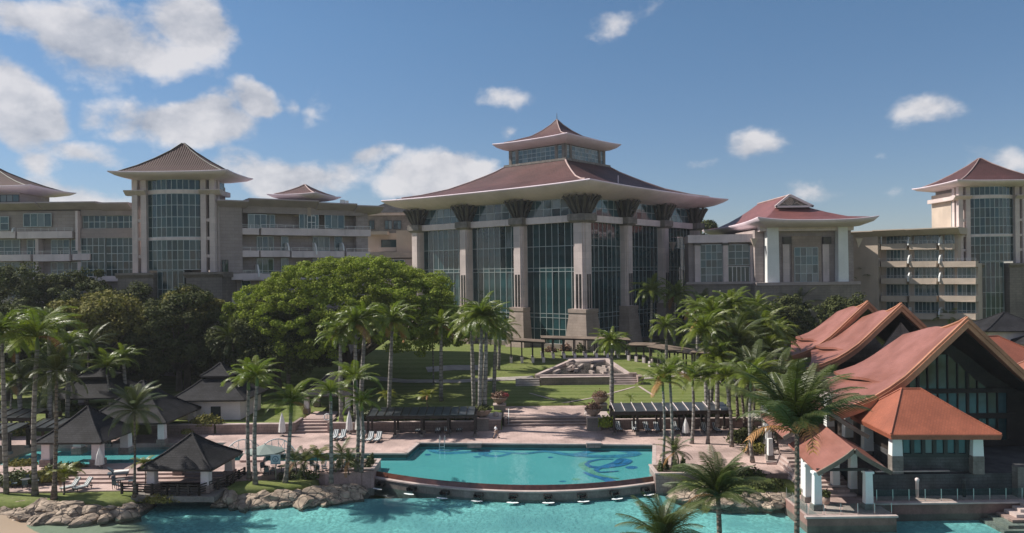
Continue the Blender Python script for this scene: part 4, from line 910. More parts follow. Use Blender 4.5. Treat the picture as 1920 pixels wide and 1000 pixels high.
F = Fac(1410, 171, 1612, 171); t = F.thing('gabled_hall', 'stone hall with rose tiled hip and gable roof right of the glass hall', 'building')
def gabled():
    u0, u1 = F.u(1414, 430), F.u(1606, 430); ze = F.z(1520, 414); cx = F.u(1517, 414); zr = F.z(1490, 364)
    hw, dep = 11.7, 46.0; gx = cx - 3.0
    F.box(MB(), 1420, 1602, 430, 660, 1.4, 32).build('wall', STONE, t); F.box(MB(), 1412, 1610, 532, 700, -1.4, 1.39).build('stone_base', STONE_D, t); F.box(MB(), 1414, 1608, 529, 534.5, -1.7, 1.5).build('ledge', STONE, t)
    F.box(MB(), 1424, 1600, 423, 433, -.2, 1.39).build('beam', PARAPET, t)
    for a, b in ((1436, 1459), (1569, 1588)):
        xm = (F.u(a, 470) + F.u(b, 470)) / 2; w = (F.u(b, 470) - F.u(a, 470)) / 2
        MB().frus(xm, .2, (w * 1.0, .95), (w * .92, .9), F.z(1500, 530), F.z(1500, 424)).build('column', WHITE, t)
    for a, b in ((1471, 1483), (1546, 1558)): F.box(MB(), a, b, 458, 531, .9, 1.39).build('pilaster', COLST, t); F.box(MB(), a, b + 3, 444, 457, .6, 1.38).build('lamp_box', BRONZE, t)
    F.box(MB(), 1488, 1544, 442, 530, 1.1, 1.38).build('window_surround', PINKSTONE, t); F.win(t, 1493, 1537, 464, 529, 4, 4, .98, mg=GLASS2)
    # roof: skirt all round, ridge running back, gablet in front
    def prof(k): return ze + (zr - ze) * ((1 - k) * (1 - .55 * k))
    yb, yf, yr = dep - 3, -4., 4.5; zg = prof(.34); Ks = [0, .17, .34, .55, .78, 1.]; gw = hw * .34
    for sx, nm in ((-1, 'roof'), (1, 'roof')):
        P = []
        for k in Ks:
            z = prof(k); fy = yr if k <= .34 else yr + (yf - yr) * (k - .34) / .66; by = yb - 17 + 17 * k
            lf = .5 if k == 1 else 0
            P.append([(cx + (gx - cx) * (1 - k) + sx * hw * k, fy + (by - fy) * v, z + lf * abs(2 * v - 1) ** 3) for v in lin(0, 1, 6)])
        if sx > 0: P = [r[::-1] for r in P]
        MB().sheet([list(c_) for c_ in zip(*P)][::-1] if sx > 0 else [list(c_) for c_ in zip(*P)][::-1], .25).build(nm, PINKTILE, t)
    P = [[(cx + (gx - cx) * (1 - k) + hw * k * v, yr + (yf - yr) * (k - .34) / .66, prof(k) + (.5 * abs(v) ** 3 if k == 1 else 0)) for v in lin(-1, 1, 8)] for k in (.34, .5, .75, 1.)]
    MB().sheet(P, .2).build('roof', PINKTILE, t)
    gc = lambda k: cx + (gx - cx) * (1 - k)
    zt = prof(0) - .25; g = MB().add([(gc(.34) - gw, yr - .9, zg + .3), (gc(.34) + gw, yr - .9, zg + .3), (gx, yr - .9, zt), (gc(.34) - gw, yr + .4, zg + .3), (gc(.34) + gw, yr + .4, zg + .3), (gx, yr + .4, zt)], [(0, 1, 2), (5, 4, 3), (0, 3, 4, 1), (1, 4, 5, 2), (2, 5, 3, 0)]).build('gable', GRANITE, t)
    m = MB(); a_, b_, c_ = Vector((gc(.34) - gw - .3, yr - 1.05, zg + .25)), Vector((gc(.34) + gw + .3, yr - 1.05, zg + .25)), Vector((gx, yr - 1.05, zt + .35))
    m.bar(a_, c_, .5, .5); m.bar(b_, c_, .5, .5); m.bar(a_, b_, .5, .4); m.build('gable_trim', PARAPET, g)
    m = MB()
    for r_ in (.8, .45):
        m.tube([(gx + r_ * math.cos(2 * PI * k / 16), yr - .98, zg + 1.35 + r_ * math.sin(2 * PI * k / 16)) for k in range(17)], .1, 4)
    for k in range(4): m.bar((gx, yr - .98, zg + 1.35), (gx + 0.8 * math.cos(PI * k / 2 + .78), yr - .98, zg + 1.35 + 0.8 * math.sin(PI * k / 2 + .78)), .12)
    for s_ in (-1, 1): m.tube([(gx + s_ * 1.0, yr - .98, zg + .9), (gx + s_ * 1.7, yr - .98, zg + 1.2), (gx + s_ * 2.2, yr - .98, zg + .8), (gx + s_ * 2.9, yr - .98, zg + .6)], .1, 4)
    m.build('gable_ornament', CREAM, g)
    MB().tube([(gx, yr - 1.0, zr + .1), (gx, yb - 17, zr + .1)], .2, 6).build('ridge', RIDGE, t)
    c2 = (cx, (yf + yb) / 2); hy = (yb - yf) / 2
    MB().rings([(hw - .1, hy - .1, ze - .26, .5), (hw + 1.3, hy + 1.3, ze - .05, .7), (hw + 1.35, hy + 1.35, ze - .22, .7), (hw + .5, hy + .5, ze - .9, .4), (hw - 1.6, hy - 1.6, ze - 1.45, .05), (hw - 4, hy - 4, ze - 1.5, 0)], c2, 12).build('eave', SOFFIT, t, True)
    for px in (1416, 1613): MB().frus(F.u(px, 456), .9, (.04, .04), (.75, .5), F.z(px, 464), F.z(px, 447)).build('wall_wedge', CREAM, t)  # pale wedge at each end of the front, wider at the top
    F.box(MB(), 1600, 1612, 440, 600, 3, 26).build('side_wall', STONE, t)
gabled()
# right-hand wing
F = Fac(1597, 186, 1829, 168); t = F.thing('hotel_wing', 'sunlit cream balconied hotel wing in front of the right tower', 'building')
m = MB().box(F.u(1600), F.u(1790), 2.6, 6, 0, F.z(1700, 432)); m.box(F.u(1600), F.u(1646), -.1, 2.59, 0, F.z(1620, 434)); m.build('wall', CREAM, t)
roof_slab(F, t, 1596, 1642, 434, out=1.6, drop=1.5, mat=CREAM); roof_slab(F, t, 1640.4, 1700, 431, out=1.8, drop=1.5, mat=CREAM); roof_slab(F, t, 1700.3, 1800, 428, out=1.8, drop=1.5, mat=CREAM)
rows = ((457, 468), (490, 501), (522, 533), (555, 566), (588, 599))
for y0, y1 in rows:
    for a, b in ((1639, 1649), (1652, 1699), (1705, 1755), (1761, 1785)):
        if a == 1761 and y0 > 460: b = 1829
        if a == 1639 and y0 > 500: continue
        parapet(F, t, a, b, y0, y1, back=2.6, mat=CREAM, fold=.35)
for y0, y1 in ((440, 457), (469, 490), (502, 522), (534, 555), (567, 588)):
    for a, b, n in ((1656, 1682, 4), (1684, 1697, 2), (1709, 1738, 4), (1740, 1754, 2), (1766, 1783, 3), (1790, 1824, 4)):
        if a < 1790 or y0 > 495: F.win(t, a, b, y0, y1, n, 1, 2.5, mg=GLASS2)
for px in (1703, 1761):
    for y0, y1 in ((442, 460), (477, 494), (510, 528), (577, 594)): fin(F, t, px, y0, y1, 1.6)
m = MB(); [m.box(F.u(1652) - .1, F.u(1652) + .1, .1, .3, F.z(1652, y + 10), F.z(1652, y - 12)) for y in (448,)]; m.build('post', WHITE, t)
F.box(MB(), 1786, 1829, 494, 640, 2.7, 6).build('wall', CREAM, t)
# ------------------------------------------------------------------ orange roofed restaurant
FRONT = [(-.02, -.0), (1.55, 1.5), (3.26, 3.1), (4.86, 4.65), (6.4, 6.05), (8.0, 7.2), (9.6, 8.15), (11.75, 9.0), (13.0, 9.35), (14, 9.55)]
def gable_roof(t, apex, k, ln, xs_, drop, sx1, sz1, right=1., layer=True, glass=True):
    ax, ay, az = apex; V = lin(0, 1, 10)
    def pt(j, v, sd, o=0.):
        dx, dz = FRONT[j]; e = v ** .8
        return Vector((ax + xs_ * v + sd * dx * k * (1 + (sx1 - 1) * e), ay + ln * v - .55 * (1 - v) * (1 - dx / 14), az - drop * e - dz * k * (1 + (sz1 - 1) * e) + o))
    n = len(FRONT)
    for sd in (-1, 1):
        P = [[pt(j, v, sd) for j in range(n)] for v in V]; MB().sheet(P if sd < 0 else P[::-1], .28).build('roof', ORANGE, t, True)
        Q = [[p - Vector((0, .0, .34)) for p in r[:-1]] for r in P[1:]]; MB().sheet(Q, .15).build('ceiling', DARKWOOD, t)
        m = MB(); e = [pt(j, 0, sd) for j in range(n)]
        for a, b in zip(e[:-1], e[1:]):
            a, b = a + Vector((0, -.16, -.38)), b + Vector((0, -.16, -.38))
            m.add([a + Vector((0, y, z)) for y in (0, .3) for z in (-.62, .5)] + [b + Vector((0, y, z)) for y in (0, .3) for z in (-.62, .5)], [(0, 1, 3, 2), (4, 6, 7, 5), (0, 4, 5, 1), (2, 3, 7, 6), (0, 2, 6, 4), (1, 5, 7, 3)])
        o = m.build('barge_board', COPPER, t)
        m = MB()
        for a, b in zip(e[:-1], e[1:]): m.bar(a + Vector((0, -.22, -.28)), b + Vector((0, -.22, -.28)), .12, .16)
        m.build('trim', COPPER, o)
    if layer:
        P = []
        for i, v in enumerate(lin(.12, 1, 8)):
            jm = .50 + .36 * (v - .12) / .88; r = []
            for q in lin(0, jm, 7):
                x = q * (n - 1); a = int(x); r.append(pt(a, v, -1).lerp(pt(min(a + 1, n - 1), v, -1), x - a) + Vector((0, 0, -.25 + .85 * smooth(.12, .55, v))))
            P.append(r)
        MB().sheet(P, .3).build('upper_roof', ORANGE, t, True)
    MB().tube([pt(0, v, 1) + Vector((0, 0, .04)) for v in V], .16, 6).build('ridge', COPPER, t)
    return pt
def restaurant():
    t = thing('restaurant_hall', 'large restaurant with three stepped swooping terracotta gable roofs on the right', 'building', (46.7, 80, .6))
    b = Vector((46.7, 80, .6)); off = lambda p: tuple(Vector(p) - b)
    pt = gable_roof(t, off((46.7, 80, 15.7)), 1., 13, .2, 3.4, .66, .47)
    gable_roof(t, off((50.0, 100, 16.3)), .86, 11, .2, 3.0, .62, .5); gable_roof(t, off((51.2, 112, 16.1)), .84, 10, .0, 2.6, .62, .5)
    # glazed gable wall set back under the front roof
    yw = 4.2
    def ztop(x):
        a = abs(x); 
        for (x0, z0), (x1, z1) in zip(FRONT[:-1], FRONT[1:]):
            if x0 <= a <= x1: return 11.3 - .9 * a
        return 5
    f = MB(); X = lin(-7.0, 7.0, 13); zb1, zb2, zb3 = 7.1, 6.6, 4.2
    for i, x in enumerate(X):
        w = .30 if i in (3, 4, 9) else .13
        f.box(x - w / 2, x + w / 2, yw - .15, yw + .1, 1.0, max(zb1, ztop(x)))
    for z, h in ((6.85, .5), (4.1, .55), (1.2, .5)): f.box(-8, 8, yw - .2, yw + .12, z - h / 2, z + h / 2)
    g = f.build('gable_frame', DARKWOOD, t)
    for x0, x1 in zip(X[:-1], X[1:]):
        a, c = max(ztop(x0), 7.12), max(ztop(x1), 7.12)
        if max(a, c) > 7.3: MB().add([(x0 + .08, yw, 7.1), (x1 - .08, yw, 7.1), (x1 - .08, yw, c), (x0 + .08, yw, a), (x0 + .08, yw + .04, 7.1), (x1 - .08, yw + .04, 7.1), (x1 - .08, yw + .04, c), (x0 + .08, yw + .04, a)], [(0, 1, 2, 3), (7, 6, 5, 4), (0, 4, 5, 1), (1, 5, 6, 2), (2, 6, 7, 3), (3, 7, 4, 0)]).build('pane', GLASS2, g)
        pane(g, (x0 + .08, yw), (x1 - .08, yw), 4.38, 6.6, GLASS2); pane(g, (x0 + .08, yw + .01), (x1 - .08, yw + .01), 1.45, 3.8, GLASS)
    MB().box(-8.5, 9, yw + .15, 30, .1, 7).build('hall_core', DARKWOOD, t)
    MB().add([(x, y, z) for y in (yw + .16, yw + .4) for x, z in ((-10.5, 4.2), (10.5, 4.2), (10.5, 5.4), (.1, 12.6), (-10.5, 5.4))], [(0, 1, 2, 3, 4), (9, 8, 7, 6, 5), (0, 5, 6, 1), (1, 6, 7, 2), (2, 7, 8, 3), (3, 8, 9, 4), (4, 9, 5, 0)]).build('gable_wall', DARKWOOD, t)
    for y in (20.5, 33.):
        m = MB().add([(-8 + 4, y, 3), (8 + 4, y, 3), (3.8, y, 13.2), (-4, y + .3, 3), (12, y + .3, 3), (3.8, y + .3, 13.2)], [(0, 1, 2), (5, 4, 3), (0, 3, 4, 1), (1, 4, 5, 2), (2, 5, 3, 0)]); m.build('gable_wall', GRANITE, t)
    for x, y, w in ((8.9, .8, .65), (12.5, .8, .55), (-8.6, 1.8, .5), (-7.0, 4, .45), (-9.6, 6, .45), (-9.2, 12, .45), (-8.8, 20, .4), (-7, 28, .4), (11.5, 12, .4), (13, 20, .4)):
        c = MB().frus(x, y, (w * 1.02, w), (w * .92, w * .9), 1.6, {8.9: 8.5, 12.5: 5.6, 11.5: 4.5, 13: 3.5}.get(x, 4.9)).build('column', WHITE, t); MB().box(x - w * 1.12, x + w * 1.12, y - w * 1.12, y + w * 1.12, -.4, 1.6).build('column_base', GRANITE, c)
    MB().box(-10, -5.3, 2.2, 2.8, 4.6, 5.3).build('beam', PARAPET, t); MB().box(-9.8, -9.2, 2.9, 30, 4.9, 5.5).build('beam', PARAPET, t)
    MB().box(-9.4, 13, 2.5, 34, -.2, .4).build('floor', PAVE_D, t)
    # the raised hip roofs beyond the ridge, at the right edge
restaurant()
def orange_hip(label, c, hx, hy, ze, za, rl, rz, zb, sh=0.):
    t = thing('orange_pavilion', label, 'pavilion', (c[0], c[1], zb), rz); Z = lambda z: z - zb
    r = MB()
    V = [(-hx, -hy, Z(ze)), (hx, -hy, Z(ze)), (hx, hy, Z(ze)), (-hx, hy, Z(ze)), (-rl - sh, 0, Z(za)), (rl - sh, 0, Z(za))]
    q = lambda a, b, k: tuple(Vector(a).lerp(Vector(b), k) - Vector((0, 0, .10 * math.sin(PI * k) * (za - ze) / 5)))
    for e0, e1, r0, r1 in ((V[0], V[1], V[4], V[5]), (V[2], V[3], V[5], V[4])):
        r.sheet([[Vector(q(e0, r0, k)).lerp(Vector(q(e1, r1, k)), s) for s in lin(0, 1, 6)] for k in lin(0, 1, 5)], .12)
    for e0, e1, r0 in ((V[3], V[0], V[4]), (V[1], V[2], V[5])):
        r.sheet([[Vector(q(e0, r0, k)).lerp(Vector(q(e1, r0, k)), s) for s in lin(0, 1, 6)] for k in lin(0, .98, 5)], .12)
    r = r.build('roof', ORANGE2, t)
    m = MB()
    for e, a in ((0, 4), (1, 5), (2, 5), (3, 4)): m.tube([Vector(q(V[e], V[a], k)) + Vector((0, 0, .03)) for k in lin(0, 1, 5)], .09, 5)
    m.tube([V[4], V[5]], .1, 5); m.build('hip_ridge', ORANGE2, r)
    m = MB().rings([(hx, hy, Z(ze) - .02, 0), (hx + .06, hy + .06, Z(ze) - .06, 0), (hx - .05, hy - .05, Z(ze) - .52, 0), (hx - 1.4, hy - 1.4, Z(ze) - .54, 0)], n=1); m.build('fascia', ORANGE2, t); return t
t = orange_hip('small terracotta hip roofed pavilion in front of the big gable', (40.6, 77.2), 5.0, 5.1, 5.35, 8.85, .9, -.06, 1.9, .9)
for x in (-3.9, 3.55): c = MB().frus(x, -3.4, (.5, .45), (.44, .42), 1.1, 3.0).build('column', WHITE, t); MB().box(x - .52, x + .52, -3.9, -2.9, -.6, 1.1).build('column_base', GRANITE, c)
for x in (-3.9, 3.55): MB().frus(x, 3.4, (.5, .45), (.44, .42), 0, 3.0).build('column', WHITE, t)
f = MB().box(-3.4, 3.1, -3.2, -2.9, 2.75, 3.1); f.box(-3.4, 3.1, -3.2, -2.9, .85, 1.2)
for k in range(7): f.box(-3.4 + k * 1.03 - .02, -3.4 + k * 1.03 + .32, -3.22, -2.88, 1.21, 2.74)
w = f.build('window', FRAMED, t); [pane(w, (-3.4 + k * 1.03 + .33, -3.05), (-3.4 + (k + 1) * 1.03 - .03, -3.05), 1.22, 2.73, GLASS2) for k in range(6)]
MB().box(-3.4, 3.1, -3.1, 3, -.6, .84).build('dado', SLATEWALL, t); MB().box(-3.3, 3.0, -2.8, 3.3, .85, 3.0).build('core', DARKWOOD, t)
orange_hip('terracotta hip roof peeking over the big gable at the far right edge', (61.5, 100), 9, 9, 6.5, 11.9, 1.5, .3, .6); orange_hip('nearer terracotta hip roof cut by the right edge of the picture', (61.5, 90), 6.5, 7, 5.8, 10.4, .8, .25, .6)
# slate terraces, promenade and its glass rail
t = thing('terrace', 'dark slate clad terrace below the terracotta pavilion', 'terrace', (33.2, 73.4, -.9)); MB().box(0, 40, 0, 12, 0, 2.2).build('wall', SLATEWALL, t); MB().box(.6, 9.4, .5, 1.2, 2.201, 2.4).build('kerb', SLATEWALL, t); MB().box(14, 19, -.9, -.02, 0, 3.0).build('pier', GRANITE, t)
MB().box(1.2, 8.2, .1, .4, 2.41, 2.49).build('coping', COPING, t)
deck('promenade', [(33.2, 71.4), (80, 71.4), (80, 73.39), (33.2, 73.39)], -.75)
struct('promenade_wall', MB().box(33.2, 80, 71.3, 71.39, -2.6, -.88), PLAT); struct('promenade_coping', MB().box(33.2, 80, 71.1, 71.6, -.87, -.73), COPING)
t = thing('glass_balustrade', 'frameless glass balustrade with steel posts along the promenade', 'railing', (33.6, 71.8, -.75))
for k in range(22):
    MB().box(k * 1.5 - .03, k * 1.5 + .03, -.03, .03, 0, 1.1).build('post', STEEL, t)
    pane(t, (k * 1.5 + .05, 0), (k * 1.5 + 1.45, 0), .08, 1.08, RAILGLASS)
for i, px in enumerate((1720, 1808)):
    q = at(px, 932, 72.9); m = MB().lathe([(.14, 0), (.14, 1.5), (.17, 1.52), (.2, 1.75), (.1, 1.85)], 10); o = m.build('bollard_lamp', PARAPET if i == 0 else SLATEWALL, None, True, (q.x, 72.9, -.75)); tag(o, ['pale bollard lamp with capped head on the promenade', 'dark bollard lamp behind the promenade glass'][i], 'lamp')
t = thing('water_steps', 'pale stone steps leading down into the lagoon at the right edge', 'stairs', (43.9, 71.1, -2.45))
for k in range(6): MB().box(.75 * k - .6 * 0 - 1.2 + 0.0 * k, 12, -3.6 + k * .6, 0, k * .28, (k + 1) * .28).build('step', COPING if k > 2 else PAVE_D, t)
# entrance porch over the water
t = thing('entrance_porch', 'small terracotta gabled porch on white posts standing over the lagoon', 'porch', (29.8, 70.6, -.95))
def porch_roof(y0, y1, zr0, zr1, hw, dz, xo=0., x1=None):
    x1 = xo if x1 is None else x1
    for sd in (-1, 1):
        P = [[(xo + (x1 - xo) * v + sd * hw * q, y0 + (y1 - y0) * v, zr0 + (zr1 - zr0) * v - dz * (q ** .82)) for q in lin(0, 1, 6)] for v in lin(0, 1, 4)]
        MB().sheet(P if sd < 0 else P[::-1], .14).build('roof', ORANGE, t); MB().sheet([[Vector(p) - Vector((0, 0, .18)) for p in r[:-1]] for r in P[1:]], .08).build('ceiling', DARKWOOD, t)
        m = MB()
        for a, b in zip(P[0][:-1], P[0][1:]): m.bar(Vector(a) + Vector((0, -.1, -.12)), Vector(b) + Vector((0, -.1, -.12)), .14, .4)
        m.build('barge_board', BROWNROOF, t)
porch_roof(-.6, 6.6, 5.55, 6.5, 3.35, 2.1, .95, .9); porch_roof(5.8, 13.5, 8.2, 8.9, 4.2, 2.9, 1.0, 1.2)
for x, y, h in ((-2.3, -.2, 3.45), (2.35, -.2, 3.45), (-1.5, 4.6, 3.9), (3.1, 4.6, 3.9), (1.7, 5.4, 4.2), (-2.2, 2.2, 3.6)):
    c = MB().frus(x, y, (.37, .35), (.31, .3), 0, h - .22).build('post', WHITE, t); MB().box(x - .42, x + .42, y - .4, y + .4, h - .22, h).build('capital', WHITE, c); MB().box(x - .46, x + .46, y - .46, y + .46, -.02, .5).build('post_base', GRANITE, c)
m = MB().box(-2.3, 2.4, -.3, -.1, 3.46, 3.7); m.box(-2.6, 3.6, 4.4, 4.6, 3.9, 4.2); m.build('tie_beam', DARKWOOD, t)
for k in range(10): MB().box(-2.0 + k * .08, 3.0 + k * .02, 3.5 + k * .75, 12.5, k * .22, (k + 1) * .22).build('step', PAVE if k % 2 else COPING, t)
deck('porch_platform', [(25.8, 68.3), (33.7, 68.3), (33.7, 83), (25.8, 83)], -1.02, PLAT); struct('porch_floor', MB().box(25.85, 33.65, 68.61, 82.9, -1.019, -.98), PAVE); struct('platform_coping', MB().box(25.65, 33.8, 68.15, 68.6, -1.1, -.94), COPING)
for i, (a, b) in enumerate((((26.0, 68.8), (33.5, 68.8)), ((26.0, 68.9), (26.0, 74)))):
    tr = thing('glass_balustrade', ['low glass balustrade along the water edge of the porch platform', 'short glass balustrade on the left flank of the porch platform'][i], 'railing', (*a, -.98)); d = Vector((b[0] - a[0], b[1] - a[1])); n = max(2, round(d.length / 1.5))
    for k in range(n + 1): p = d * (k / n); MB().box(p.x - .025, p.x + .025, p.y - .025, p.y + .025, 0, 1.0).build('post', STEEL, tr)
    for k in range(n): p, q = d * (k / n + .02), d * ((k + 1) / n - .02); pane(tr, (p.x, p.y), (q.x, q.y), .1, .98, RAILGLASS)
q = at(1549, 934, 71.8); o = bush('potted_plant', 'dark leafy pot plant beside the left porch post', (q.x, q.y, -.15), (.4, .4, .5), LEAFD, 260, .16, 'plant')
o = MB().lathe([(.2, 0), (.32, .1), (.36, .7), (.3, .74)], 10).build('plant_pot', TERRA, None, True, (q.x, q.y, -.97)); tag(o, 'round terracotta pot under the porch roof', 'pot')
# colonnade stair on the left flank
t = thing('colonnade', 'row of pale pillars climbing beside the planted bank left of the restaurant', 'colonnade', (27.5, 84, 0))
for k in range(8):
    x, y, z = .3 + k * .75, k * 2.6, .25 + k * .28; c = MB().frus(x, y, (.27, .27), (.23, .23), z, z + 2.3).build('pillar', WHITE, t); MB().box(x - .38, x + .38, y - .38, y + .38, z - .6, z + .5).build('pillar_base', GRANITE, c)
MB().prism([(-.5, -1.2), (1.0, -1.2), (8, 22), (5.8, 22)], -.2, .24).build('kerb', COPING, t)
MB().sheet([[(1.2 + k * .75 + s * 2.5, -1 + k * 2.6, .3 + k * .28) for s in (0, 1)] for k in range(9)], .4).build('ramp', PAVE, t)

# ------------------------------------------------------------------ slate roofed huts
def hut(label, c, rz, hx, hy, zf, ze, za, tier=None, post=.42, inset=1.0, walls=None, base=True, posts=True, mat=None, name='poolside_hut'):
    t = thing(name, label, 'pavilion', (c[0], c[1], zf), rz); Z = lambda z: z - zf
    def tierr(h0, z0, h1, z1, nm):
        ks = lin(0, 1, 4); r = MB().rings([(hx * (h1 + (h0 - h1) * k) + .01, hy * (h1 + (h0 - h1) * k) + .01, Z(z1 + (z0 - z1) * k - .28 * math.sin(PI * k) * (z1 - z0) / 4), 0) for k in ks], n=4).build(nm, SLATE, t)
        m = MB()
        for sx, sy in ((-1, -1), (1, -1), (1, 1), (-1, 1)): m.tube([(sx * hx * (h1 + (h0 - h1) * k), sy * hy * (h1 + (h0 - h1) * k), Z(z1 + (z0 - z1) * k - .28 * math.sin(PI * k) * (z1 - z0) / 4) + .03) for k in ks], .10, 5)
        m.build('hip_ridge', SLATE, r)
        MB().rings([(hx * h0, hy * h0, Z(z0) - .004, 0), (hx * h0 - .02, hy * h0 - .02, Z(z0) - .2, 0), (hx * h0 - .9, hy * h0 - .9, Z(z0) - .1, 0)], n=1).build('fascia', DARKWOOD, r)
    if tier:
        tierr(1, ze, tier[0] - .05, tier[1] - .45, 'roof'); tierr(tier[0], tier[1], .01, za, 'upper_roof'); MB().box(-hx * (tier[0] - .12), hx * (tier[0] - .12), -hy * (tier[0] - .12), hy * (tier[0] - .12), Z(tier[1]) - .8, Z(tier[1]) - .05).build('neck', DARKWOOD, t)
    else: tierr(1, ze, .01, za, 'roof')
    if posts:
        for sx, sy in ((-1, -1), (1, -1), (1, 1), (-1, 1)):
            x, y = sx * (hx - inset), sy * (hy - inset); p = MB().frus(x, y, (post, post), (post * .92, post * .92), 0, Z(ze) - .1).build('post', mat or PARAPET, t)
            if base: MB().box(x - post * 1.25, x + post * 1.25, y - post * 1.25, y + post * 1.25, 0, .75).build('post_base', WALLPINK, p)
    if walls: MB().box(-hx + walls, hx - walls, -hy + walls, hy - walls, -.8, Z(ze) - .05).build('wall', PARAPET, t)
    return t
hA = hut('dark slate pyramid hut on a railed deck jutting over the lagoon', (-33.1, 79.5), -.06, 3.75, 3.75, -.45, 2.0, 4.75)
def rail(t, a, b, n, h=1.0):
    a, b = Vector(a), Vector(b); m = MB()
    for k in range(n + 1): p = a.lerp(b, k / n); m.box(p.x - .1, p.x + .1, p.y - .1, p.y + .1, p.z, p.z + h + .1)
    for z in (.28, .52, .76, 1.0): m.bar(a + Vector((0, 0, z)), b + Vector((0, 0, z)), .07, .12)
    m.build('railing', DARKWOOD, t)
MB().box(-4.1, 4.2, -4.3, 3.4, -.55, -.03).build('platform', GRANITE, hA)
rail(hA, (-5.4, -3.6, 0), (-.6, -4.0, 0), 3); rail(hA, (-.6, -4.0, 0), (2.6, -4.0, 0), 3); rail(hA, (2.6, -4.0, 0), (4.0, -.8, 0), 3); rail(hA, (4.0, -.8, 0), (4.4, 2.6, 0), 3)
hut('grey slate pyramid hut with pale pillars over a sunken bar', (-49.0, 89.0), -.04, 3.85, 3.9, 0, 2.75, 6.1, post=.5)
hut('larger grey slate hut roof behind the front two huts by the channel', (-48.2, 100.6), 0, 5.4, 5.4, 0, 2.9, 7.4, post=.42, inset=.9)
hut('shadowed two-tier slate roofed hut among the left palms', (-61.0, 114), .1, 5.4, 5.2, 1.2, 3.9, 8.0, tier=(.45, 6.5), inset=1.2)
hD = hut('two-tier slate roofed hut with white walls and a dark doorway', (-41.7, 110.2), -.02, 5.3, 5.1, 1.1, 4.0, 8.5, tier=(.40, 6.9), posts=False, walls=1.0, name='changing_hut')
MB().box(.3, 1.6, -4.25, -4.05, -.6, 1.9).build('door', FRAMED, hD)
hut('small slate pyramid hut at the top of the narrow stairs', (-26.4, 112.5), 0, 3.7, 3.7, 1.25, 3.85, 6.8, post=.35, inset=.8)
t = hut('pale two-roofed slate pavilion among palms at far right behind the orange roofs', (89, 140), 0, 6.5, 5, 1.5, 9.6, 12.6, walls=1.2, posts=False, name='rear_pavilion')
hut('low slate hut by the right edge half hidden by a coconut palm', (91, 133), 0, 4, 4, 1.5, 7.6, 9.8, name='rear_pavilion')
# ------------------------------------------------------------------ pergolas and covered walkway
def pergola(label, x0, x1, y0, y1, z, n, panels=True, px=None):
    t = thing('pergola', label, 'pergola', (x0, y0, 0)); w = x1 - x0; d = y1 - y0
    for k in range(n):
        a, b = w * k / n, w * (k + 1) / n
        MB().sheet([[(a + .05, -.45, z), (b - .05, -.45, z)], [(a + .05, d + .3, z + .42), (b - .05, d + .3, z + .42)]], .08).build('roof_panel', PANEL, t)
        MB().bar((a, -.5, z + .06), (a, d + .3, z + .5), .05, .10).build('rafter', PARAPET if panels else DARKWOOD, t)
    m = MB().box(-.3, w + .3, -.1, .1, z - .55, z - .2); m.box(-.3, w + .3, d - .2, d, z - .2, z + .2); m.box(-.3, w + .3, -.12, .12, z - .18, z - .1); m.build('beam', DARKWOOD, t)
    q = max(3, round(w / 3.2))
    for k in range(q + 1):
        for y in (0, d - .1): p = MB().box(w * k / q - .13, w * k / q + .13, y - .13, y + .13, 0, z - .2).build('post', DARKWOOD, t); MB().box(w * k / q - .25, w * k / q + .25, y - .25, y + .25, 0, .35).build('post_base', GRANITE, p)
    return t
pergola('long dark pergola over loungers left of the broad stairs', -18.6, -5.0, 98.8, 101.6, 2.9, 13, False); pergola('dark panelled pergola over loungers right of the broad stairs', 12.8, 27.6, 98.6, 101.6, 3.1, 11)
pergola('dark pergola nearest the left edge beside the palm trunks', -72, -60, 92, 95.5, 2.6, 8, False); pergola('second dark pergola behind, under the left palms', -76, -63, 101, 104.5, 2.8, 8, False)
pergola('slatted pergola behind the grey pyramid hut', -60, -50, 95.6, 98.6, 2.5, 8, False)
def walkway(label, pa, pb, Da, Db, ya, yb, n, w=3.6):
    a, b = at(pa, ya, Da), at(pb, yb, Db); d = b - a; L = math.hypot(d.x, d.y); rz = math.atan2(d.y, d.x)
    t = thing('covered_walkway', label, 'walkway', (a.x, a.y, gz(a.x, a.y)), rz); z0, z1 = a.z - gz(a.x, a.y), b.z - gz(a.x, a.y)
    for k in range(max(3, int(L / 1.6))):
        q = max(3, int(L / 1.6)); u0, u1 = L * k / q, L * (k + 1) / q; h0, h1 = z0 + (z1 - z0) * k / q, z0 + (z1 - z0) * (k + 1) / q
        MB().sheet([[(u0 + .01, -.6, h0 - .12), (u1 - .01, -.6, h1 - .12)], [(u0 + .01, w / 2, h0 + .12), (u1 - .01, w / 2, h1 + .12)], [(u0 + .01, w + .4, h0 - .02), (u1 - .01, w + .4, h1 - .02)]], .1).build('roof_panel', BROWNROOF, t)
    m = MB(); m.bar((0, 0, z0 - .35), (L, 0, z1 - .35), .2, .3); m.bar((0, w - .2, z0 - .35), (L, w - .2, z1 - .35), .2, .3); m.build('beam', DARKWOOD, t)
    for k in range(n + 1):
        u = .3 + (L - .6) * k / n; h = z0 + (z1 - z0) * k / n; gx_ = a + d * (u / L); gg = gz(gx_.x, gx_.y) - gz(a.x, a.y)
        for y in (0, w - .2): p = MB().box(u - .11, u + .11, y - .11, y + .11, gg, h - .2).build('post', DARKWOOD, t); MB().box(u - .26, u + .26, y - .26, y + .26, gg - .3, gg + .95).build('post_base', PARAPET, p)
    return t
walkway('short low brown roofed walkway left of the cascade', 955, 1022, 150, 150, 636, 640, 3); walkway('long brown roofed walkway crossing before the glass hall piers', 1014, 1182, 153, 153, 632, 636, 8)
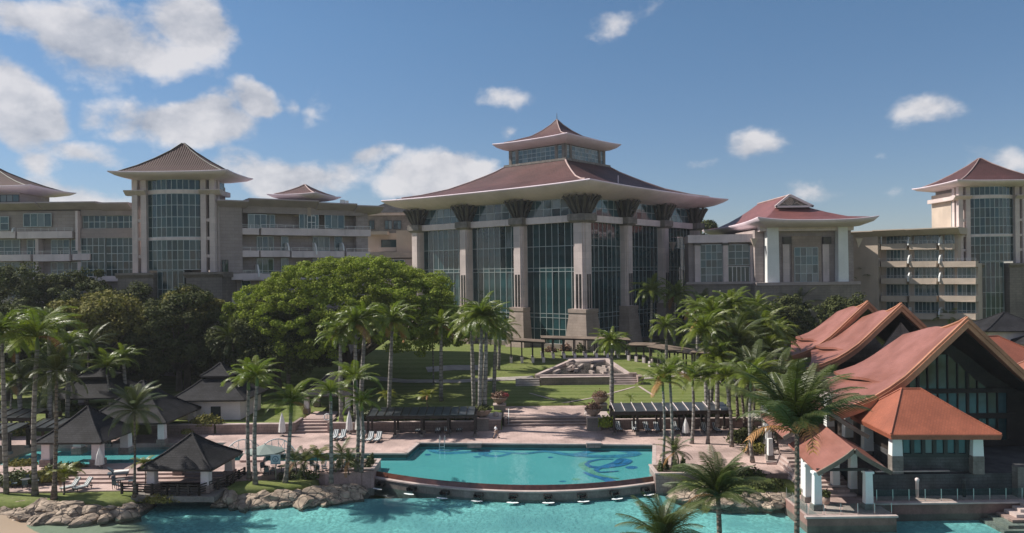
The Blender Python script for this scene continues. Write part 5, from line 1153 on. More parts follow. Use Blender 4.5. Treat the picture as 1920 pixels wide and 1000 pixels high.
walkway('stepped brown roofed walkway descending right of the lone royal palm', 1176, 1224, 151, 148, 645, 646, 3); walkway('brown roofed walkway sloping down towards the right palms', 1216, 1300, 147, 139, 648, 661, 5); walkway('end span of the brown roofed walkway behind the right palm clump', 1296, 1370, 138, 134, 658, 664, 4)
# ------------------------------------------------------------------ infinity edge
t = thing('infinity_edge', 'curved overflow wall with water spouts between pool and lagoon', 'wall', (0, 77.8, -1.8))
O = Vector((0, 77.8, -1.8)); n = 36
def sweep(prof, name, mat, par):
    V = []; 
    for i in range(n + 1):
        for o, z in prof: p = arc_pt(i / n, o); V.append((p[0] - O.x, p[1] - O.y, z - O.z))
    k = len(prof); F = [(i * k + j, i * k + (j + 1) % k, (i + 1) * k + (j + 1) % k, (i + 1) * k + j) for i in range(n) for j in range(k)] + [tuple(range(k)), tuple(range(n * k, n * k + k))[::-1]]
    return MB().add(V, F).build(name, mat, par)
sweep([(-.05, -.46), (.10, -.47), (.34, -.95), (.34, -1.1), (-.05, -1.1)], 'weir', WEIR, t); sweep([(.30, -.90), (.80, -.90), (.80, -1.03), (.30, -1.03)], 'coping', COPING, t); w = sweep([(-.1, -1.11), (.34, -1.1), (.34, -1.03), (.72, -1.032), (.72, -2.8), (-.1, -2.8)], 'wall', GRANITE, t)
for i in range(9):
    tt = .055 + i * .111; p = arc_pt(tt, .72); q = arc_pt(tt, 1.6); a = math.atan2(q[1] - p[1], q[0] - p[0]) + PI / 2
    s = link('spout', None, t, (p[0] - O.x, p[1] - O.y, .35), (0, 0, a)); bpy.data.objects.remove(s)
    c, s_ = math.cos(a), math.sin(a); R = lambda x, y, z: (p[0] - O.x + c * x - s_ * y, p[1] - O.y + s_ * x + c * y, z)
    m = MB()
    for x0, x1, y0, y1, z0, z1 in ((-.42, .42, -.62, 0, .22, .30), (-.46, -.36, -.66, 0, .30, .52), (.36, .46, -.66, 0, .30, .52), (-.42, .42, -.3, 0, .52, .62)):
        b = MB().box(x0, x1, y0, y1, z0, z1); m.add([R(*v) for v in b.v], b.f)
    s = m.build('spout', DARKW, t)
    b = MB().add([(-.33, -.63, .33), (.33, -.63, .33), (.36, -.80, .02), (-.36, -.80, .02), (-.33, -.60, .33), (.33, -.60, .33), (.36, -.76, .02), (-.36, -.76, .02)], [(0, 1, 2, 3), (7, 6, 5, 4), (0, 4, 5, 1), (1, 5, 6, 2), (2, 6, 7, 3), (3, 7, 4, 0)]); MB().add([R(*v) for v in b.v], b.f).build('falling_water', RAILGLASS, s)
    m = MB(); P = [R(.62 * math.cos(2 * PI * k / 14) * (1 + .2 * noise.noise(Vector((k, i, 0)))), -.85 + .25 * math.sin(2 * PI * k / 14), .03) for k in range(14)]; m.add(P, [tuple(range(14))]); m.build('foam', FOAM, s)
def planter(label, x0, x1, y0, y1, z0, z1):
    t = thing('stone_planter', label, 'planter', (x0, y0, z0)); MB().box(0, x1 - x0, 0, y1 - y0, 0, z1 - z0).build('wall', WALLPINK, t); m = MB(); w, d, h = x1 - x0, y1 - y0, z1 - z0
    for a in ((-.08, w + .08, -.08, .3), (-.08, w + .08, d - .3, d + .08), (-.08, .3, .3, d - .3), (w - .3, w + .08, .3, d - .3)): m.box(*a, h + .002, h + .14)
    m.build('coping', COPING, t); MB().box(.3, w - .3, .3, d - .3, h, h + .08).build('soil', EARTH, t)
planter('pink stone planter at the left end of the curved pool edge', -19.7, -14.96, 82.25, 86.5, -2.4, .12); planter('pink stone planter at the right end of the curved pool edge', 14.42, 18.4, 79.0, 82.6, -2.4, .12)
for i, (x, y) in enumerate([(-18.9, 83.2), (-18.1, 84.2), (-17.4, 83.1), (-16.5, 83.4), (-15.7, 83.2), (-15.6, 84.6), (-17, 85.2), (15.1, 80), (15.9, 81), (16.6, 79.8), (17.5, 80.4), (17.8, 81.6)]):
    bush('spiky_plant', ('%s spiky grass tuft from the left in the %s planter' % (ORD[i + 1], 'left pool')) if i < 7 else ('%s spiky grass tuft from the left in the %s planter' % (ORD[i - 6], 'right pool')), (x, y, .15), (.3, .3, 1.3), HEDGE, 260, .12, 'plant', 'spiky plants in the pool planters')
# pool edge details
for i, px in enumerate((890, 1112)):
    q = G(px, 832, 0); t = thing('overflow_box', ['stone overflow box on the far pool edge near the walking man', 'stone overflow box on the far pool edge below the right urn'][i], 'fountain box', (q.x, q.y - .3, -.45)); MB().box(-.85, .85, -.5, .4, .1, .6).build('box', WALLPINK, t); MB().box(-.92, .92, -.58, .45, .6, .7).build('cap', COPING, t)
q = G(829, 832, 0); t = thing('pool_ladder', 'steel handrail pair of the pool ladder near the left corner', 'ladder', (q.x, q.y, 0))
for x in (-.3, .3): MB().tube([(x, .6, -.1), (x, .6, .75), (x, .2, .95), (x, -.4, .7), (x, -.5, -.9)], .04, 6).build('rail', STEEL, t)
for z in (-.3, -.6): MB().box(-.3, .3, -.53, -.45, z, z + .05).build('rung', STEEL, t)
# ------------------------------------------------------------------ furniture by the water
def make_lounger():
    t = thing('sun_lounger', '', 'sun lounger', (0, 0, 0), 0, 'striped sun loungers round the pool')
    m = MB()
    for x in (-.33, .33): m.box(x - .03, x + .03, -1.0, .75, .26, .33)
    for y in (-.95, -.3, .35, .72): m.box(-.3, .3, y - .025, y + .025, .265, .325)
    m.build('frame', FRAMED, t)
    for x in (-.32, .32):
        for y in (-.85, .6): MB().box(x - .03, x + .03, y - .03, y + .03, 0, .262).build('leg', FRAMED, t)
    MB().sheet([[(-.33, y, z) for y, z in ((-1.02, .42), (-.3, .43), (.18, .42))], [(.33, y, z) for y, z in ((-1.02, .42), (-.3, .43), (.18, .42))]], .08).build('seat_cushion', STRIPE, t)
    MB().sheet([[(-.33, .2, .43), (-.33, .5, .78), (-.33, .78, 1.12)], [(.33, .2, .43), (.33, .5, .78), (.33, .78, 1.12)]], .09).build('back_cushion', STRIPE, t)
    m = MB(); m.bar((-.33, .22, .34), (-.33, .82, 1.06), .04); m.bar((.33, .22, .34), (.33, .82, 1.06), .04); m.bar((-.33, .8, 1.05), (.33, .8, 1.05), .04); m.bar((-.25, .6, .8), (-.25, .7, .3), .03); m.bar((.25, .6, .8), (.25, .7, .3), .03); m.build('back_frame', FRAMED, t)
    return t
proto = make_lounger(); used = [0]
def lounger(px, py, z, rz, label):
    o = proto if not used[0] else copy_tree(proto); used[0] = 1; q = G(px, py, z); o.location = (q.x, q.y, z); o.rotation_euler = (0, 0, rz); o['label'] = label
for a in ((628, 824, 0, -.1, 'left lounger of the pair beside the closed umbrella and the tall palms'), (642, 824, 0, -.1, 'striped lounger touching the closed umbrella, right one of the pair by the tall palms'),
          (694, 828, 0, -.12, 'front striped lounger on the deck, left one of the pair nearest the pool corner'), (709, 828, 0, -.12, 'front striped lounger on the deck, right one of the pair nearest the pool corner'),
          (700, 806, 0, -.12, 'striped lounger at the retaining wall just left of the left pergola'), (727, 806, 0, .5, 'turned striped lounger at the left end of the left pergola'),
          (678, 826, 0, -.1, 'striped lounger half hidden behind the twin palm trunks'), (786, 810, 0, -.1, 'first striped lounger from the left in the shade of the left pergola'),
          (822, 810, 0, 0, 'second striped lounger from the left in the shade of the left pergola'), (838, 810, 0, .15, 'third striped lounger from the left in the shade of the left pergola'), (863, 808, 0, -.1, 'last striped lounger to the right under the left pergola'),
          (1160, 808, 0, .05, 'first striped lounger under the right pergola beside the urn'), (1190, 808, 0, -.1, 'second striped lounger from the left under the right pergola'), (1213, 809, 0, .1, 'third striped lounger from the left under the right pergola'),
          (1232, 809, 0, 0, 'fourth striped lounger from the left under the right pergola'), (1267, 808, 0, .1, 'fifth striped lounger from the left under the right pergola'), (1322, 810, 0, 0, 'sixth striped lounger under the right pergola right of the white umbrella'), (1344, 810, 0, .1, 'last striped lounger under the right end of the right pergola'),
          (134, 918, -.48, -.5, 'left one of the two striped loungers on the lower left terrace'), (157, 918, -.48, -.5, 'right one of the two striped loungers on the lower left terrace')): lounger(*a)
def closed_umbrella(px, py, z, label, h=3.0):
    q = G(px, py, z); t = thing('closed_umbrella', label, 'umbrella', (q.x, q.y, z), 0, 'closed white umbrellas')
    MB().tube([(0, 0, 0), (0, 0, h + .15)], .035, 6).build('pole', STEEL, t); MB().lathe([(.32, 0), (.32, .1), (.06, .14)], 10).build('base', GRANITE, t)
    m = MB(); P = []
    for z_, r in ((.55, .40), (.8, .38), (1.4, .34), (2.0, .26), (2.6, .13), (3.0, .03)):
        P.append([(r * (1 + .22 * (k % 2)) * math.cos(PI * k / 8), r * (1 + .22 * (k % 2)) * math.sin(PI * k / 8), z_ * h / 3) for k in range(16)])
    m.add([p for r in P for p in r], [(i * 16 + k, i * 16 + (k + 1) % 16, (i + 1) * 16 + (k + 1) % 16, (i + 1) * 16 + k) for i in range(5) for k in range(16)]); m.build('canopy', FABRIC, t)
closed_umbrella(529, 818, 0, 'closed white umbrella by the arched bridge below the narrow stairs'); closed_umbrella(655, 814, 0, 'closed white umbrella between loungers and the twin palm trunks')
closed_umbrella(1286, 817, 0, 'closed white umbrella in front of the right pergola', 2.2); closed_umbrella(187, 878, 0, 'closed white umbrella beside the pillar of the grey pyramid hut', 2.2); closed_umbrella(672, 812, 0, 'slim closed umbrella just behind the tall twin palm trunks', 2.6)
q = G(497, 884, 0); t = thing('open_umbrella', 'open grey-green umbrella shading cafe chairs on the small island deck', 'umbrella', (q.x, q.y, 0)); m = MB(); n = 8
for k in range(n):
    a, b = 2 * PI * k / n, 2 * PI * (k + 1) / n; r = 2.1; m.add([(0, 0, 2.9), (r * math.cos(a), r * math.sin(a), 2.2), (r * math.cos(b), r * math.sin(b), 2.2), (0, 0, 2.86), (r * math.cos(a), r * math.sin(a), 2.02), (r * math.cos(b), r * math.sin(b), 2.02)], [(0, 1, 2), (5, 4, 3), (1, 4, 5, 2)])
m.build('canopy', M('faded_canvas', (.22, .27, .25), var=.1), t); MB().tube([(0, 0, 0), (0, 0, 3.0)], .04, 6).build('pole', STEEL, t)
chairs = []
def cafe_chair(p, rz, label):
    if not chairs:
        t = thing('cafe_chair', '', 'chair', (0, 0, 0), 0, 'dark cafe chairs by the lagoon'); MB().box(-.23, .23, -.23, .23, .42, .47).build('seat', BLUEGREY, t); MB().sheet([[(-.23, .22, .5), (-.23, .30, .92)], [(.23, .22, .5), (.23, .30, .92)]], .05).build('backrest', BLUEGREY, t)
        for x in (-.2, .2):
            for y in (-.2, .2): MB().box(x - .02, x + .02, y - .02, y + .02, 0, .42).build('leg', FRAMED, t)
        for x in (-.24, .24): MB().box(x - .02, x + .02, -.2, .24, .64, .68).build('armrest', FRAMED, t)
        chairs.append(t)
    else: t = copy_tree(chairs[0]); chairs.append(t)
    t.location = p; t.rotation_euler = (0, 0, rz); t['label'] = label
def cafe_set(px, py, z, where, nch=4):
    q = G(px, py, z); t = thing('cafe_table', 'round table ' + where, 'table', (q.x, q.y, z)); MB().lathe([(.45, .70), (.45, .74)], 14).build('table_top', SLATEWALL, t); MB().tube([(0, 0, .02), (0, 0, .7)], .05, 6).build('table_leg', FRAMED, t); MB().lathe([(.25, 0), (.25, .04)], 10).build('base', FRAMED, t)
    for k in range(nch):
        a = 2 * PI * k / nch + .5; cafe_chair((q.x + .95 * math.cos(a), q.y + .95 * math.sin(a), z), a - PI / 2, '%s chair at the table %s' % (['right rear', 'left rear', 'left front', 'right front'][k % 4], where))
cafe_set(496, 888, 0, 'under the open grey-green umbrella'); cafe_set(528, 887, 0, 'between the sign and the low palms', 2); cafe_set(590, 884, 0, 'behind the low palms on the island deck'); cafe_set(626, 884, 0, 'by the left pool planter', 2)
cafe_set(48, 912, -.2, 'on the terrace behind the leftmost palm trunks'); cafe_set(226, 912, -.48, 'on the lower terrace left of the railed hut', 3)
q = G(222, 893, 0); t = thing('daybed', 'blue-grey wheeled daybed with white mattress near the channel', 'daybed', (q.x, q.y, 0), .35); MB().box(-1.0, 1.0, -.4, .4, .25, .42).build('frame', BLUEGREY, t); MB().box(-.4, 1.0, -.36, .36, .425, .56).build('mattress', FABRIC, t); MB().sheet([[(-.4, -.36, .55), (-1.0, -.36, 1.05)], [(-.4, .36, .55), (-1.0, .36, 1.05)]], .14).build('backrest', BLUEGREY, t)
for x in (-.8, .8): MB().box(x - .05, x + .05, -.35, .35, 0, .25).build('leg', FRAMED, t)
# sign with the ring pictogram
q = G(517, 900, -.4); t = thing('pool_sign', 'pale blue pool notice with a dark ring pictogram on a post', 'sign', (q.x, q.y, -.4)); MB().tube([(0, .06, 0), (0, .06, 2.0)], .04, 6).build('post', STEEL, t); MB().box(-.52, .52, 0, .05, 1.65, 2.6).build('board', SIGNB, t); MB().box(-.52, .52, -.006, -.002, 1.62, 1.7).build('footer', SIGNI, t)
m = MB(); P = [(.33 * math.cos(2 * PI * k / 20), 2.16 + .33 * math.sin(2 * PI * k / 20), r) for k in range(20) for r in (0,)]
for k in range(20):
    a, b = 2 * PI * k / 20, 2 * PI * (k + 1) / 20; m.add([(r * math.cos(x), -.008, 2.16 + r * math.sin(x)) for x, r in ((a, .25), (b, .25), (b, .33), (a, .33))], [(0, 1, 2, 3)])
m.add([(.06 * math.cos(2 * PI * k / 10) - .04, -.008, 2.22 + .06 * math.sin(2 * PI * k / 10)) for k in range(10)], [tuple(range(10))]); m.add([(-.17, -.008, 2.02), (.17, -.008, 2.02), (.13, -.008, 2.09), (-.02, -.008, 2.15), (-.13, -.008, 2.09)], [(0, 1, 2, 3, 4)]); m.build('pictogram', SIGNI, t)
# arched white bridge
q = G(486, 856, 0); t = thing('arched_bridge', 'small white arched footbridge over the pool channel', 'bridge', (q.x, 89.2, 0)); m = MB()
for i in range(8): a, b = -2.6 + i * .65, -2.6 + (i + 1) * .65; z = lambda y: .15 + .55 * (1 - (y / 2.8) ** 2); MB().add([(x, y, z(y) - d) for d in (0, .18) for y in (a + .01, b - .01) for x in (-1.3, 1.3)], [(0, 1, 3, 2), (4, 6, 7, 5), (0, 4, 5, 1), (2, 3, 7, 6), (0, 2, 6, 4), (1, 5, 7, 3)]).build('deck_board', PAVE, t)
for x in (-1.9, 1.9):
    m = MB(); hz = lambda y: .1 + 1.9 * (1 - (abs(y) / 3.4) ** 2.2); 
    for c in (-.0,): m.tube([(x + .55 * y, y * .55, hz(y)) for y in lin(-3.3, 3.3, 12)], .07, 6)
    m.tube([(x + .55 * y, y * .55, hz(y) * .45) for y in lin(-3.2, 3.2, 8)], .04, 5)
    for y in lin(-2.6, 2.6, 5): m.tube([(x + .55 * y, y * .55, 0), (x + .55 * y, y * .55, hz(y))], .04, 5)
    for y in (-1.5, .5): m.tube([(x + .55 * y, y * .55, .4), (x + .55 * (y + 1), (y + 1) * .55, 1.6)], .035, 5); m.tube([(x + .55 * (y + 1), (y + 1) * .55, .4), (x + .55 * y, y * .55, 1.6)], .035, 5)
    m.build('railing', WHITE, t)
for i, (x, s) in enumerate(((10.0, 1), (-.7, 1))):
    t = thing('handrail', ['steel handrail at the right end of the broad stairs', 'steel handrail at the left end of the broad stairs'][i], 'handrail', (x, 105.7, 0)); m = MB()
    m.tube([(0, -.1, 0), (0, -.1, 1.0), (0, 1.9, 1.8), (0, 2.6, 1.8), (0, 2.6, .8)], .045, 6); m.tube([(0, .9, .4), (0, .9, 1.4)], .04, 6); m.build('rail', WHITE, t)
# life ring on a post beside the narrow stairs
q = G(614, 798, .6); t = thing('life_ring', 'white life ring on a post beside the narrow stairs', 'life ring', (q.x, q.y, 0)); MB().tube([(0, 0, 0), (0, 0, 2.2)], .04, 6).build('post', STEEL, t); MB().tube([(.42 * math.cos(2 * PI * k / 16), -.08, 1.75 + .42 * math.sin(2 * PI * k / 16)) for k in range(17)], .09, 6).build('ring', WHITE, t)
# the man walking
def skin_body(name, V, E, R, mat, parent, root=0, sub=1):
    me = bpy.data.meshes.new(name); me.from_pydata(V, E, []); me.materials.append(mat); o = link(name, me, parent)
    k = o.modifiers.new('skin', 'SKIN'); k.use_smooth_shade = True; s = o.modifiers.new('sub', 'SUBSURF'); s.levels = s.render_levels = sub
    for i, r in enumerate(R): me.skin_vertices[0].data[i].radius = r if isinstance(r, tuple) else (r, r); me.skin_vertices[0].data[i].use_root = i == root
    return o
q = G(930, 822, 0); man = thing('person', 'man in white shirt and khaki trousers walking along the far pool edge', 'person', (q.x, q.y, 0), PI * .5 + .25)
V = [(0, 0, .93), (0, .0, 1.12), (0, .02, 1.34), (0, .03, 1.46), (0, -.0, 1.54), (0, -.03, 1.66), (0, -.02, 1.74), (.1, -.0, .88), (.1, -.22, .5), (.1, -.33, .10), (.1, -.45, .05), (-.1, .0, .88), (-.1, .17, .50), (-.1, .36, .14), (-.1, .28, .05),
     (.19, .02, 1.40), (.24, .14, 1.14), (.23, .02, .92), (.23, -.04, .84), (-.19, .02, 1.40), (-.24, -.12, 1.14), (-.23, -.3, .98), (-.23, -.37, .93), (0, -.12, 1.64)]
E = [(0, 1), (1, 2), (2, 3), (3, 4), (4, 5), (5, 6), (0, 7), (7, 8), (8, 9), (9, 10), (0, 11), (11, 12), (12, 13), (13, 14), (2, 15), (15, 16), (16, 17), (17, 18), (2, 19), (19, 20), (20, 21), (21, 22), (5, 23)]
R = [(.14, .11), (.13, .10), (.15, .11), .06, .055, (.085, .10), .07, .085, .06, .045, .035, .085, .06, .045, .035, .055, .043, .034, .03, .055, .043, .034, .03, .02]
skin_body('body', V, E, R, SKIN, man)
skin_body('shirt', [V[0], V[1], V[2], V[3], V[15], V[16], V[19], V[20]], [(0, 1), (1, 2), (2, 3), (2, 4), (4, 5), (2, 6), (6, 7)], [(.17, .14), (.16, .13), (.18, .14), .08, .075, .07, .075, .07], SHIRT, man)
skin_body('trousers', [(0, 0, .96), V[7], V[8], V[9], V[11], V[12], V[13]], [(0, 1), (1, 2), (2, 3), (0, 4), (4, 5), (5, 6)], [(.16, .13), .11, .085, .07, .11, .085, .07], TROUSER, man)
MB().lathe([(.085, 1.66), (.10, 1.72), (.08, 1.80), (.02, 1.825)], 10, (0, .005)).build('hair', HAIR, man, True)
for s in (.1, -.1): y = -.40 if s > 0 else .32; MB().box(s - .05, s + .05, y - .13, y + .12, 0, .09).build('shoe', HAIR, man)
# urns, pedestals
def urn(px, py, z0, h, r, label, plant, pl, zped=None):
    q = G(px, py, z0); t = thing('stone_urn', label, 'urn', (q.x, q.y, z0)); MB().box(-.85, .85, -.85, .85, 0, h).build('pedestal', GRANITE, t); MB().box(-.95, .95, -.95, .95, h, h + .14).build('pedestal_cap', COPING, t)
    MB().lathe([(.35, h + .14), (.45, h + .25), (r * .75, h + .55), (r, h + 1.0), (r * 1.06, h + 1.12), (r * .95, h + 1.13), (r * .85, h + 1.0)], 18).build('bowl', TERRA, t, True)
    bush('flowering_shrub' if plant is not RUST else 'russet_shrub', pl, (q.x, q.y, z0 + h + 1.05), (r * 1.05, r * 1.05, .95 if plant is RUST else .8), plant, 750, .13, 'shrub')
urn(905, 806, 0, 1.6, 1.25, 'wide shallow stone bowl on the left stair pedestal nearest the pool', LEAFD, 'low dark plants in the front left stone bowl'); urn(1113, 806, 0, 1.7, 1.1, 'stone bowl on the right stair pedestal nearest the pool', RUST, 'russet shrub in the front right stone bowl')
urn(937, 771, .8, .9, 1.15, 'pale stone bowl at the top left of the broad stairs', RUST, 'russet and pink shrub in the upper left stone bowl'); urn(1126, 773, .8, 1.1, 1.15, 'stone bowl at the top right of the broad stairs', RUST, 'rounded russet shrub in the upper right stone bowl')
p = G(941, 771, .8); bush('flowering_shrub', 'pink bougainvillea spilling from the upper left stone bowl', (p.x + .5, p.y - .2, 3.0), (.6, .5, .5), FLOWER, 260, .12)
for px, lab in ((930, 'stone ball on the left stair wall beside the urns'), (1100, 'stone ball on the right stair wall beside the urns')):
    q = G(px, 790, .8); o = MB().lathe([(.02, 0), (.3, .1), (.42, .4), (.3, .7), (.02, .8)], 12).build('stone_ball', COPING, None, True, (q.x, q.y, 1.3)); tag(o, lab, 'finial')
wall('sloping stone cheek wall left of the broad stairs', [(-3.4, 102.4), (-1.7, 102.4), (-1.7, 107.2), (-3.4, 107.2)], 0, 1.35, WALLPINK); wall('sloping stone cheek wall right of the broad stairs', [(11.1, 102.4), (12.8, 102.4), (12.8, 107.2), (11.1, 107.2)], 0, 1.35, WALLPINK)
# hedges and shrubs
hedge('clipped green hedge behind the left pergola', -22, -5, 103, 104.6, 1.0, 2.2, n=9000); hedge('clipped green hedge behind the right pergola', 13, 29, 103, 104.4, 1.0, 2.3, n=9000)
for lab, px, py, z, R, mt, n, lf in (('yellow-green grassy shrub in front of the white changing hut', 388, 796, 1.2, (2.2, .9, 1.3), LEAFY, 1500, .2), ('bright green shrub beside the right stair urn', 1136, 798, 1.0, (1.0, .8, 1.3), LEAF, 700, .18),
      ('grey-green mounded shrub in the terrace planter at far left', 40, 872, 0, (2.0, .9, .7), LEAFY, 900, .14), ('rounded grey-green shrub in the planter under the pyramid hut', 140, 876, 0, (1.3, .6, .6), LEAFY, 600, .13), ('dark clump of shrubs on the bank right of the right pergola', 1400, 826, .2, (2.4, 1.6, 1.6), LEAFD, 1500, .2),
      ('leafy shrub left of the colonnade on the right bank', 1420, 846, .2, (1.8, 1.2, .9), LEAFY, 900, .16), ('creeping shrub spilling over rocks beside the railed hut', 300, 940, -1.0, (2.2, .8, .7), LEAFY, 900, .13), ('dark shrub on the shore by the porch platform', 1440, 912, -.3, (1.6, .8, .8), LEAFD, 700, .16),
      ('wide dark shrub mass on the bank above the right rocks', 1390, 896, 0, (2.6, 1.0, 1.2), LEAFD, 1300, .18), ('round grey shrub in the stone box behind the railed hut', 350, 812, .6, (.8, .8, .5), LEAFY, 400, .12), ('low shrubs behind the leftmost palm trunks', 80, 900, -.1, (2.2, .8, 1.2), LEAFY, 1200, .18),
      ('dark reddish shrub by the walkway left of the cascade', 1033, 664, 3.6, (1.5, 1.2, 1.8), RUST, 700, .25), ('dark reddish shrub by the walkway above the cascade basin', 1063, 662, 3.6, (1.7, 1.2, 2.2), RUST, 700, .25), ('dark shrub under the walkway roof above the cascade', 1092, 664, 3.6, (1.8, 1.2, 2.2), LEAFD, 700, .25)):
    q = G(px, py, z); bush('shrub', lab, q, R, mt, n, lf)
# ------------------------------------------------------------------ rocks, one by one
rocks = []
for k in range(7):
    import bmesh
    bm = bmesh.new(); bmesh.ops.create_icosphere(bm, subdivisions=4, radius=1)
    planes = [(Vector((random.gauss(0, 1), random.gauss(0, 1), random.gauss(.3, .8))).normalized(), random.uniform(.62, .85)) for _ in range(11)]
    for v in bm.verts:
        p = v.co.copy(); d = 1 + .30 * noise.noise(p * 1.1 + Vector((k * 7, 0, 0))) + .20 * noise.noise(p * 2.4 + Vector((0, k * 5, 0))) + .12 * noise.noise(p * 5.5 + Vector((0, k * 5, 3))) + .05 * noise.noise(p * 12)
        v.co = p * d
        for pn, pd in planes:
            e = v.co.dot(pn) - pd
            if e > 0: v.co -= pn * e * .88
        v.co.z = max(min(v.co.z, .78 + .12 * noise.noise(p * 3)), -.6)
        v.co.x = max(-.95, min(.92, v.co.x))
    me = bpy.data.meshes.new('boulder'); bm.to_mesh(me); bm.free(); me.materials.append(ROCK); rocks.append(me)
def rock_row(where, pts, s0, s1, z, row):
    n = 0; pl = []
    for (x0, y0), (x1, y1) in zip(pts[:-1], pts[1:]):
        L = math.hypot(x1 - x0, y1 - y0); k = 0.
        while k < L: pl.append((x0 + (x1 - x0) * k / L, y0 + (y1 - y0) * k / L)); k += random.uniform(s0 * 1.1, s1 * 1.5)
    for i, (x, y) in enumerate(pl):
        r = random.uniform(s0, s1); o = link('boulder', random.choice(rocks), None, (x + random.uniform(-.2, .2), y + random.uniform(-.25, .25), z + random.uniform(-.1, .15)), (random.uniform(-.2, .2), random.uniform(-.2, .2), random.uniform(0, 6.28)), (r * random.uniform(1.1, 1.9), r * random.uniform(.8, 1.15), r * random.uniform(.5, .85)))
        tag(o, 'tan boulder, %s from left, %s row of %s' % (ORD[min(i + 1, 30)], row, where), 'boulder', 'boulders along the lagoon')
rock_row('left shore rocks', [(-56, 75.2), (-47.5, 74.6), (-42, 73.6), (-36.5, 74.4)], .55, 1.35, -1.15, 'upper'); rock_row('left shore rocks', [(-50, 73.6), (-46, 72.6), (-40, 72.4), (-36, 73.2)], .5, 1.25, -1.75, 'waterline')
rock_row('rocks between railed hut and pool planter', [(-28.5, 77.4), (-22, 77.6), (-16, 79.4)], .5, 1.15, -1.15, 'upper'); rock_row('rocks between railed hut and pool planter', [(-29, 76.4), (-23, 76.6), (-16.2, 78.2)], .5, 1.25, -1.75, 'waterline')
rock_row('rocks right of the curved wall', [(17.2, 77.4), (21, 75.4), (26, 74.8)], .5, 1.15, -1.15, 'upper'); rock_row('rocks right of the curved wall', [(16.2, 77.2), (19.5, 74.9), (25, 73.8)], .5, 1.1, -1.75, 'waterline')
# ------------------------------------------------------------------ trees
def leafy_tree(name, label, px, py, D, hwpx, ytop, ybot, mat, ncl, per, cr, leaf, depth=.8, base=None, **k):
    c = at(px, py, D); hw = hwpx * D / FPX; zt, zb_ = at(px, ytop, D).z, at(px, ybot, D).z
    g = gz(c.x, D); return tree(name, label, (c.x + (base or 0), D, g), (c.x, D, (zt + zb_) / 2), (hw, hw * depth, (zt - zb_) / 2), mat, ncl, per, cr, leaf, **k)
leafy_tree('rain_tree', 'huge domed bright green rain tree before the hotel wing', 655, 600, 131, 198, 490, 706, LEAF, 1500, 140, 1.05, .18, depth=.75, trunk_r=.9, lump=.10, inner=.22, zmin=-.5, flat=.6)
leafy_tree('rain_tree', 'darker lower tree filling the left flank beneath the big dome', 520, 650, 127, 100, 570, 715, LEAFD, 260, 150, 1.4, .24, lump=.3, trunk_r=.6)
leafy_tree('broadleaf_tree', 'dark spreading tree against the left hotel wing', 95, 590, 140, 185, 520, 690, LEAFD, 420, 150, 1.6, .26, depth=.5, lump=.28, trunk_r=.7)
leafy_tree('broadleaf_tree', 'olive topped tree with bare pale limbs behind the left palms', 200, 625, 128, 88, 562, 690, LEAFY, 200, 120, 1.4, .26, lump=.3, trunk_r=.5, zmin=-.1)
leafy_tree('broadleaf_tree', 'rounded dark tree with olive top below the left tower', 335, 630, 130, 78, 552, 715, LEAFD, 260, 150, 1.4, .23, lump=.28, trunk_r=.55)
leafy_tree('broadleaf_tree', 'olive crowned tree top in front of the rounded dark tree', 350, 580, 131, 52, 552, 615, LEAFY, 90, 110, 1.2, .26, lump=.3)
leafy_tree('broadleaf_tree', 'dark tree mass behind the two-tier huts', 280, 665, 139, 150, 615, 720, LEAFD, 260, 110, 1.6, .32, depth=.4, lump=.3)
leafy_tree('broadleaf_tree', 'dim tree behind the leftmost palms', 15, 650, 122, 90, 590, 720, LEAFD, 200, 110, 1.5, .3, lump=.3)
leafy_tree('broadleaf_tree', 'distant tree top showing between the glass hall and gabled hall', 1318, 440, 262, 34, 417, 500, LEAFD, 60, 110, 2.2, .5)
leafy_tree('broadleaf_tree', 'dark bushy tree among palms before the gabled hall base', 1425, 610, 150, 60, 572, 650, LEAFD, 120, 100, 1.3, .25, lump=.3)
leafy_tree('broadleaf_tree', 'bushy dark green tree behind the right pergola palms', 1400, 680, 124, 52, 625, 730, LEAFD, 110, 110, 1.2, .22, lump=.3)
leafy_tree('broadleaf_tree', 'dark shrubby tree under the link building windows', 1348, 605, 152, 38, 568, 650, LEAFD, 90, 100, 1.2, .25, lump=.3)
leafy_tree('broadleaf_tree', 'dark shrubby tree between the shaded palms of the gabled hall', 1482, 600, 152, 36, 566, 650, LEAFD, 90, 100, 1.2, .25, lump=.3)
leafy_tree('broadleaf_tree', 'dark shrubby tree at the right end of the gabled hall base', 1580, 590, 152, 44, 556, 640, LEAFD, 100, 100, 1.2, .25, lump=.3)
for lab, px, py, z, R, mt, n, lf in (('bushy green planting between the leftmost palm trunks', 30, 905, -.2, (2.4, 1.0, 1.3), HEDGE, 1500, .17), ('green planting behind the striped pair of loungers', 112, 888, 0, (2.0, .8, 1.1), HEDGE, 1200, .16), ('tall leafy planting in front of the first pergola', 50, 815, 0, (2.6, 1.2, 1.8), LEAFY, 1600, .2), ('leafy planting beside the shadowed two-tier hut', 215, 775, 1.2, (2.6, 1.4, 2.0), HEDGE, 1600, .2), ('green planting left of the shadowed two-tier hut', 110, 772, 1.2, (3, 1.4, 2.2), HEDGE, 1800, .2), ('leafy planting on the island behind the sign', 560, 896, -.3, (2.4, .7, .8), HEDGE, 1200, .14)):
    q = G(px, py, z); bush('shrub', lab, q, R, mt, n, lf)
